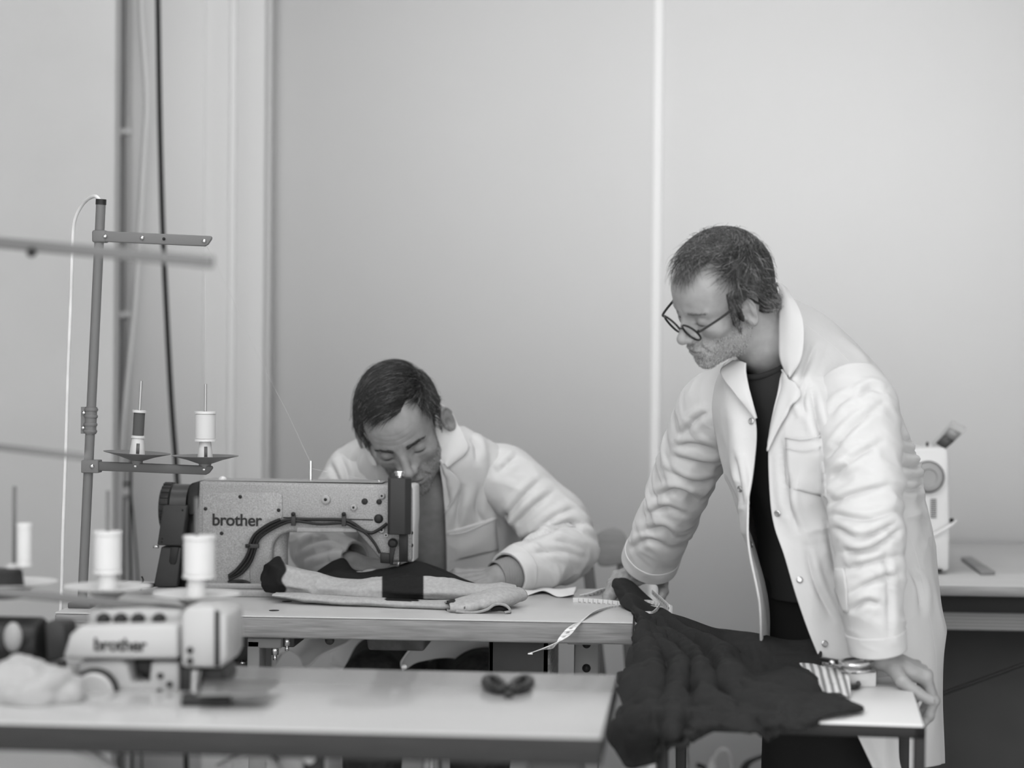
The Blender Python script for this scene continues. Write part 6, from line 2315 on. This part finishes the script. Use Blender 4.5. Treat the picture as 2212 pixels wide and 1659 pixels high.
# ------------------------------------------------------------------ chair behind the table
M_CHAIR = mat_wood('pale_plywood', 0.22, (2, 2, 12), 0.15, scale=6)
M_CHAIR_D = mat('dark_frame_wood', 0.12, 0.5)
cx, cy = P(1330, 1300, 5.05)[:2]
t = thing('wooden_chair', (cx, cy, 0), 'plain wooden chair with rounded plywood backrest standing behind the sewing table', 'chair')
bw = [P(1286, 1165, 5.0), P(1295, 1150, 5.0), P(1318, 1140, 5.0), P(1342, 1146, 5.0), P(1356, 1170, 5.0), P(1360, 1210, 5.0), P(1300, 1224, 5.0), P(1288, 1200, 5.0)]
MB().prism(catmull(bw, 40, True), np.array([0, 0.014, 0])).build('backrest', M_CHAIR, t, bevel=0.003)
for a, b in (((1268, 1205, 4.98), (1300, 1480, 5.0)), ((1340, 1160, 5.02), (1364, 1480, 5.03))):
    MB().bar(P(*a), P(*b), 0.026, 0.03, up=(0, 1, 0)).build('back_post', M_CHAIR_D, t, bevel=0.004)
s0 = P(1330, 1490, 4.85)
MB().box((s0[0], 4.83, 0.45), (0.38, 0.38, 0.02)).build('seat', M_CHAIR, t, bevel=0.006)
for i in (-1, 1):
    for j in (-1, 1):
        MB().cyl((s0[0] + i * 0.15, 4.83 + j * 0.15, 0.44), (s0[0] + i * 0.18, 4.83 + j * 0.18, 0.0), 0.016, 0.013, n=14).build('leg', M_CHAIR, t, smooth=True)
# ------------------------------------------------------------------ workbench, home sewing machine and slate at the right
bF, bB = 4.625, 5.74
M_PLY = mat_stripes('plywood_edge', 0.20, 0.30, 'Z', 42, rough=0.7, sharp=0.3, distort=0.6)
M_BENCH = mat_wood('bench_birch', 0.50, (1.0, 8, 8), 0.06, scale=4)
x0b = Xat(1900, 1265, bF)
t = thing('workbench', (1.6, 5.2, 0), 'long pale wooden workbench along the wall behind the standing man', 'workbench')
MB().box2((x0b, bF, TZ - 0.023), (2.55, bB, TZ)).build('bench_top', M_BENCH, t, bevel=0.002)
MB().box2((x0b, bF + 0.001, TZ - 0.0225), (2.55, bF - 0.001, TZ - 0.001)).build('edge_strip', mat_wood('bench_edge', 0.30, (1, 10, 10), 0.15), t)
a = on_y(2120, 1320, 4.75)
b = on_y(2120, 1362, 4.75)
MB().box2((x0b + 0.02, 4.75, b[2]), (2.5, 4.775, a[2])).build('apron', M_PLY, t, bevel=0.002)
MB().box2((x0b + 0.02, 4.72, a[2]), (2.5, 4.9, TZ - 0.023)).build('shade_strip', mat('under_top_shade', 0.05, 0.6), t)  # dark box put in as the shade between bench top and apron
MB().box2((x0b + 0.06, 5.0, 0.0), (2.5, 5.02, a[2])).build('back_panel', mat('slate_panel', 0.085, 0.7, noise=(5, 0.08, 4)), t)
for x in (x0b + 0.08, 1.6, 2.45):
    MB().box2((x - 0.035, 4.80, 0.0), (x + 0.035, 4.87, TZ - 0.023)).build('leg', M_BENCH, t, bevel=0.003)
MB().tube([on_y(1990, 1514, 4.70), on_y(2040, 1497, 4.70), on_y(2120, 1468, 4.70), on_y(2230, 1428, 4.70), on_y(2330, 1392, 4.70)], 0.0048, n=10).build('bench_cable', M_BLACK_CABLE, smooth=True, label='black cable stretched slantwise under the pale workbench', cat='cable')
# home sewing machine, its hand-wheel end towards the viewer
ym = 4.86
M_HOME = mat('home_machine_white', 0.66, 0.4)
def HP(px, py, y=ym):
    return on_y(px, py, y)


base = HP(1995, 1232)
t = thing('home_sewing_machine', (base[0], ym + 0.1, TZ), 'white home sewing machine on the workbench half hidden by the standing man\'s coat', 'sewing machine')
out = [(1900, 972), (2040, 966), (2050, 975), (2052, 1150), (2050, 1234), (1900, 1234)]
MB().prism([HP(*q) for q in out][::-1], (0, 0.16, 0)).build('tower', M_HOME, t, bevel=0.008)
xw = HP(2050, 1200)[0]
MB().box2((xw - 0.18, ym + 0.02, TZ), (xw - 0.004, ym + 0.42, TZ + 0.075)).build('bed', M_HOME, t, bevel=0.008)
MB().box2((xw - 0.15, ym + 0.10, 1.0), (xw - 0.02, ym + 0.42, 1.055)).build('arm', M_HOME, t, bevel=0.012)
MB().box2((xw - 0.13, ym + 0.34, 0.88), (xw - 0.03, ym + 0.42, 1.03)).build('needle_head', M_HOME, t, bevel=0.01)
c = HP(2004, 1030, ym - 0.001)
MB().lathe([(0.040, 0), (0.0405, 0.006), (0.036, 0.008)], c, (0, -1, 0), n=40).build('wheel_surround', M_HOME, t, smooth=True, angle=30)
w = MB().lathe([(0.034, 0.006), (0.034, 0.016), (0.029, 0.022), (0.020, 0.023), (0.017, 0.020), (0.002, 0.020)], c, (0, -1, 0), n=40).build('hand_wheel', mat('wheel_grey', 0.30, 0.4), t, smooth=True, angle=30)
MB().lathe([(0.0375, 0.004), (0.0375, 0.0085), (0.034, 0.010)], c, (0, -1, 0), n=40).build('wheel_gap', mat('gap_dark', 0.10, 0.5), w, smooth=True)
for k in range(10):
    a_, b_ = HP(2010, 1079 + k * 4.3, ym - 0.001), HP(2023, 1079 + k * 4.3, ym - 0.001)
    MB().bar(a_, b_, 0.002, 0.0022).build('vent_slot', mat('gap_dark', 0.10, 0.5), t)
# raised lid and spool rest
q = [HP(2012, 966, ym + 0.06), HP(2042, 970, ym + 0.02), HP(2086, 932, ym + 0.02), HP(2056, 916, ym + 0.06)]
lid = MB().prism(q, np.array([0.004, 0.02, 0.01])).build('raised_lid', mat('lid_clear_grey', 0.42, 0.4), t, bevel=0.002)
q2 = [HP(2022, 958, ym + 0.02), HP(2042, 970, ym + 0.005), HP(2061, 954, ym + 0.005), HP(2037, 942, ym + 0.02)]
MB().prism(q2, np.array([0.001, 0.004, 0.002])).build('dial_window', mat('dark_window', 0.07, 0.3), lid)
q2 = [HP(2038, 941, ym + 0.02), HP(2062, 953, ym + 0.004), HP(2076, 938, ym + 0.004), HP(2050, 925, ym + 0.02)]
MB().prism(q2, np.array([0.001, 0.004, 0.002])).build('display_panel', mat('mid_window', 0.24, 0.3), lid)
MB().cyl(HP(2003, 964, ym + 0.03), HP(2003, 955, ym + 0.03), 0.003, n=10).build('spool_peg', M_DARK, t)
MB().tube([HP(2014, 1158, ym - 0.008), HP(2035, 1146, ym - 0.012), HP(2055, 1134, ym - 0.01), HP(2066, 1126, ym + 0.02)], 0.0042, n=10).build('power_lead', M_WHITE_PLASTIC, t, smooth=True)
MB().cyl(HP(2052, 1126, ym + 0.02), HP(2060, 1124, ym + 0.02), 0.006, n=12).build('socket', M_DARK, t)
MB().box(HP(2023, 1234, ym - 0.004) + (0, 0, 0.002), (0.024, 0.012, 0.006)).build('foot', M_DARK, t)
# flat grey slate block
q = [on_z(x, y, TZ + 0.009) for x, y in ((2076, 1203), (2098, 1202), (2150, 1234), (2119, 1235))]
MB().prism(q[::-1], (0, 0, -0.009)).build('phone_block', mat('block_grey', 0.22, 0.5), label='thin flat grey block lying on the pale workbench', cat='block', bevel=0.001)

# ------------------------------------------------------------------ plugs by the wall under the side table
t = thing('plug_lead', on_y(1560, 1660, 5.55), 'pale looped plug lead by the wall under the side table', 'cable')
MB().tube([on_y(x, y, 5.55) for x, y in ((1540, 1652), (1545, 1636), (1556, 1622), (1568, 1620), (1578, 1634), (1582, 1662), (1580, 1700), (1570, 1790))], 0.006, n=10).build('lead', mat('grey_lead', 0.35, 0.5), t, smooth=True)
MB().lathe([(0.022, -0.03), (0.020, 0.0), (0.010, 0.012), (0.006, 0.03)], on_y(1538, 1662, 5.55), (0, 0, 1), n=18).build('plug', mat('grey_lead', 0.35, 0.5), t, smooth=True)
MB().tube([on_y(x, y, 5.55) for x, y in ((1504, 1652), (1515, 1655), (1530, 1664))], 0.007, n=10).build('plug_pin', M_DARK, t, smooth=True)
MB().tube([on_y(x, y, 5.5) for x, y in ((1606, 1665), (1614, 1650), (1630, 1640), (1660, 1630))], [0.012, 0.009, 0.006, 0.006], n=10).build('power_lead', M_BLACK_CABLE, smooth=True, label='black power lead beside the standing man\'s trouser leg', cat='cable')
# ------------------------------------------------------------------ overlock machine on the near table (out of focus)
YO = 2.985
M_OVL = mat('overlock_cream', 0.36, 0.4)
M_OVG = mat('overlock_grey', 0.30, 0.45)


def OP(px, py, y=YO):
    return on_y(px, py, y)


def oprism(name, pts, y, depth, m, par, bevel=0.004):
    return MB().prism([OP(a, b, y) for a, b in pts][::-1], (0, depth, 0)).build(name, m, par, bevel=bevel)


base = OP(300, 1505)
ov = thing('overlock_machine', (base[0], YO + 0.06, TZ), 'cream overlock sewing machine with lettering on the foreground table, out of focus', 'sewing machine')
cv = oprism('top_cover', [(134, 1424), (150, 1372), (172, 1352), (386, 1350), (386, 1424)], YO, 0.11, M_OVL, ov, 0.006)
text_obj('lettering', 'brother', 0.026, OP(259, 1394, YO - 0.001), RT, 0.0008, M_DARK, cv, bold=0.0006, spacing=0.95)
oprism('thread_tray', [(190, 1316), (390, 1320), (390, 1352), (190, 1350)], YO + 0.05, 0.05, mat('tray_grey', 0.34, 0.5), ov, 0.004)
for px in (225, 262, 300, 345):
    MB().lathe([(0.010, 0), (0.010, 0.008), (0.006, 0.014)], OP(px, 1338, YO + 0.05), (0, -1, 0), n=16).build('tension_dial', M_DARK, ov, smooth=True)
hd = oprism('head', [(389, 1330), (400, 1312), (452, 1312), (490, 1330), (490, 1420), (478, 1444), (392, 1442)], YO - 0.01, 0.12, M_OVL, ov, 0.006)
oprism('needle_slot', [(463, 1318), (474, 1322), (474, 1440), (463, 1440)], YO - 0.013, 0.006, M_DARK, hd, 0.001)
for py in (1405, 1428):
    MB().cyl(OP(410, py, YO - 0.011), OP(410, py, YO - 0.014), 0.005, n=12).build('screw', M_DARK, hd)
oprism('base', [(170, 1428), (262, 1426), (276, 1436), (282, 1474), (322, 1474), (326, 1430), (386, 1430), (386, 1503), (170, 1503)], YO + 0.012, 0.12, M_OVG, ov, 0.004)
oprism('looper_bay', [(262, 1426), (328, 1428), (328, 1476), (270, 1476)], YO + 0.05, 0.05, M_DARK, ov, 0.002)
MB().cyl(OP(306, 1462, YO + 0.045), OP(312, 1474, YO + 0.03), 0.006, n=10).build('looper', M_CHROME, ov, smooth=True)
c = OP(208, 1494, YO + 0.012)
wh = MB().lathe([(0.030, 0), (0.030, 0.016), (0.026, 0.020), (0.004, 0.020)], c, (0, -1, 0), n=36).build('hand_wheel', M_OVL, ov, smooth=True, angle=30)
MB().lathe([(0.031, 0.002), (0.036, 0.004), (0.036, 0.012), (0.031, 0.014)], c, (0, -1, 0), n=36).build('wheel_belt', M_DARK, wh, smooth=True)
for px, py in ((346, 1460), (366, 1478), (344, 1494), (266, 1498)):
    MB().cyl(OP(px, py, YO + 0.013), OP(px, py, YO + 0.006), 0.0045, n=12).build('bolt', M_DARK, ov)
oprism('presser_bay', [(386, 1440), (478, 1444), (486, 1470), (470, 1505), (386, 1505)], YO + 0.02, 0.09, M_BLK, ov, 0.003)
MB().cyl(OP(424, 1448, YO - 0.002), OP(420, 1500, YO - 0.002), 0.008, 0.006, n=12).build('presser_foot', M_CHROME, ov, smooth=True)
q = [on_z(x, y, TZ + 0.022) for x, y in ((440, 1468), (606, 1468), (570, 1498), (430, 1500))]
MB().prism(q[::-1], (0, 0, -0.003)).build('cloth_plate', mat('plate_steel', 0.16, 0.3, metal=0.5), ov, bevel=0.001)
q = [on_z(x, y, TZ + 0.012) for x, y in ((395, 1496), (500, 1498), (498, 1508), (392, 1508))]
MB().prism(q[::-1], (0, 0, -0.012)).build('plate_support', M_DARK, ov, bevel=0.001)
# motor with belt guard at the left, behind the machine's wheel end
mc = OP(52, 1392, 3.08)
t = thing('machine_motor', (mc[0], 3.1, TZ), 'dark motor with belt guard at the left end of the foreground table', 'motor')
MB().cyl(mc + (-0.06, 0, 0), mc + (0.03, 0, 0), 0.042, n=28).build('housing', M_BLK, t, smooth=True, bevel=0.006)
MB().prism([OP(a, b, 3.06) for a, b in ((95, 1345), (140, 1350), (148, 1420), (100, 1432))][::-1], (0, 0.06, 0)).build('belt_guard', M_DGREY, t, bevel=0.004)
MB().box2((mc[0] - 0.07, 3.04, TZ), (mc[0] + 0.05, 3.14, mc[2] - 0.03)).build('mount', M_DGREY, t, bevel=0.004)
MB().sphere(OP(28, 1376, 3.02), (0.014, 0.01, 0.022)).build('terminal_cap', mat('cap_pale', 0.3, 0.5), t, smooth=True)
# white cloth bundle
ctr = OP(70, 1490, 2.90)
th = np.linspace(0, 2 * np.pi, 70, endpoint=False)
ph = np.linspace(0.02, np.pi / 2, 40)
g = np.zeros((40, 70, 3))
for i, a in enumerate(ph):
    r = math.sin(a)
    g[i, :, 0] = ctr[0] + 0.078 * r * np.cos(th)
    g[i, :, 1] = 2.90 + 0.06 * r * np.sin(th)
    g[i, :, 2] = TZ + 0.001 + 0.055 * math.cos(a) ** 0.8
g = crumple(g, 0.012, 7, 22, (1, 1, 1), None, True)
g[..., 2] = np.maximum(g[..., 2], TZ + 0.001)
MB().grid(g[::-1], closed_u=True).build('white_cloth', mat('rag_white', 0.30, 0.9), smooth=True, angle=0, label='crumpled white cloth lying on the foreground table at the left', cat='cloth')

# ------------------------------------------------------------------ near thread stand, its post outside the picture
YT = 3.12
M_NST = mat('near_stand_steel', 0.14, 0.45)


def NP(px, py, y=YT):
    return on_y(px, py, y)


pz = NP(-90, 1300, 2.9)
ts2 = thing('thread_stand', (pz[0], 2.9, TZ), 'blurred near thread stand with its arms reaching in from the left edge', 'thread stand')
MB().cyl((pz[0], 2.9, TZ), (pz[0], 2.9, NP(-90, 480, 2.9)[2]), 0.0095, n=20).build('post', M_NST, ts2, smooth=True)
MB().box((pz[0], 2.9, TZ + 0.006), (0.05, 0.05, 0.012)).build('base_clamp', M_NST, ts2, bevel=0.003)


def near_arm(pa, pb, ya, yb, h, name):
    a, b = on_y(*pa, ya), on_y(*pb, yb)
    return MB().bar(a, b, 0.010, h).build(name, M_NST, ts2, bevel=0.002)


near_arm((-92, 516), (458, 566), 2.9, 2.62, 0.016, 'upper_arm')
near_arm((-92, 955), (190, 988), 2.9, 2.75, 0.009, 'guide_arm')
near_arm((-92, 1268), (424, 1322), 2.9, YT + 0.02, 0.013, 'lower_arm')
MB().sphere(on_y(68, 545, 2.80), 0.007).build('thread_eye', M_DARK, ts2, smooth=True)
MB().sphere(on_y(452, 570, 2.62), 0.006).build('thread_eye', M_NST, ts2, smooth=True)
M_NPLATE = mat('near_plate_white', 0.46, 0.5)
for k, (px, py, sp) in enumerate(((30, 1262, None), (232, 1272, 'w'), (424, 1288, 'w'))):
    c = NP(px, py)
    pl = MB().lathe([(0.008, -0.022), (0.012, -0.018), (0.03, -0.004), (0.066, 0.003), (0.0665, 0.0045), (0.03, 0.0), (0.006, -0.001)], c, n=40).build('spool_plate', M_NPLATE, ts2, smooth=True, angle=30)
    MB().lathe([(0.017, 0.0), (0.012, 0.030), (0.004, 0.032)], c, n=24).build('spool_holder', M_CONE, pl, smooth=True)
    MB().cyl(c, c + (0, 0, 0.15), 0.003, n=10).build('spool_pin', M_STAND, pl, smooth=True)
lab = ['white thread spool at the left edge of the near stand', 'blurred white thread spool in the middle of the near stand', 'blurred white thread spool at the right end of the near stand']
for k, (px, py, r) in enumerate(((52, 1222, 0.011), (232, 1238, 0.0205), (430, 1248, 0.0235))):
    c = NP(px, py, YT - (0.03 if k == 0 else 0))
    spool(c, UP, 0.0, r, 0.064, mat('thread_white', 0.52, 0.7), lab[k], rim=mat('spool_rim', 0.58, 0.4), flange=1.05, group='spools on the near stand')
c = NP(6, 1290, YT - 0.03)
t = thing('thread_cone', c, 'black thread cone cut by the left picture edge on the near stand', 'thread spool')
MB().lathe([(0.034, 0), (0.033, 0.004), (0.029, 0.040), (0.026, 0.042), (0.005, 0.042)], c, n=36).build('thread_winding', mat('thread_black', 0.022, 0.7), t, smooth=True, angle=30)
# ------------------------------------------------------------------ black bow-shaped clip on the near table
cc = on_z(1097, 1480, TZ)
t = thing('thumb_scissors', cc, 'small black bow-shaped scissor handles lying on the foreground table', 'scissors')
for s in (-1, 1):
    q = [on_z(1097 + s * a, b, TZ + 0.008) for a, b in ((6, 1486), (22, 1471), (42, 1468), (47, 1477), (30, 1487), (14, 1490))]
    MB().tube(q, [0.006, 0.0075, 0.008, 0.0075, 0.007, 0.006], n=10, closed=True).build('handle_loop', M_DARK, t, smooth=True)
MB().bar(on_z(1097, 1488, TZ + 0.006), on_z(1099, 1504, TZ + 0.004), 0.012, 0.007).build('blade', M_DARK, t, bevel=0.002)
# pale bin bag and dark pedal box under the near table at the left
c = on_y(45, 1640, 2.95)
g = np.zeros((30, 50, 3))
for i, a in enumerate(np.linspace(0.03, np.pi * 0.97, 30)):
    g[i, :, 0] = c[0] + 0.055 * math.sin(a) * np.cos(np.linspace(0, 2 * np.pi, 50, endpoint=False))
    g[i, :, 1] = 2.95 + 0.055 * math.sin(a) * np.sin(np.linspace(0, 2 * np.pi, 50, endpoint=False))
    g[i, :, 2] = 0.31 + 0.30 * math.cos(a)
g = crumple(g, 0.012, 17, 16, (1, 1, 0.5), None, True)
MB().grid(g[::-1], closed_u=True).build('waste_bag', mat('bag_pale', 0.42, 0.5), smooth=True, angle=0, label='pale tied waste bag under the foreground table at the left', cat='bag')
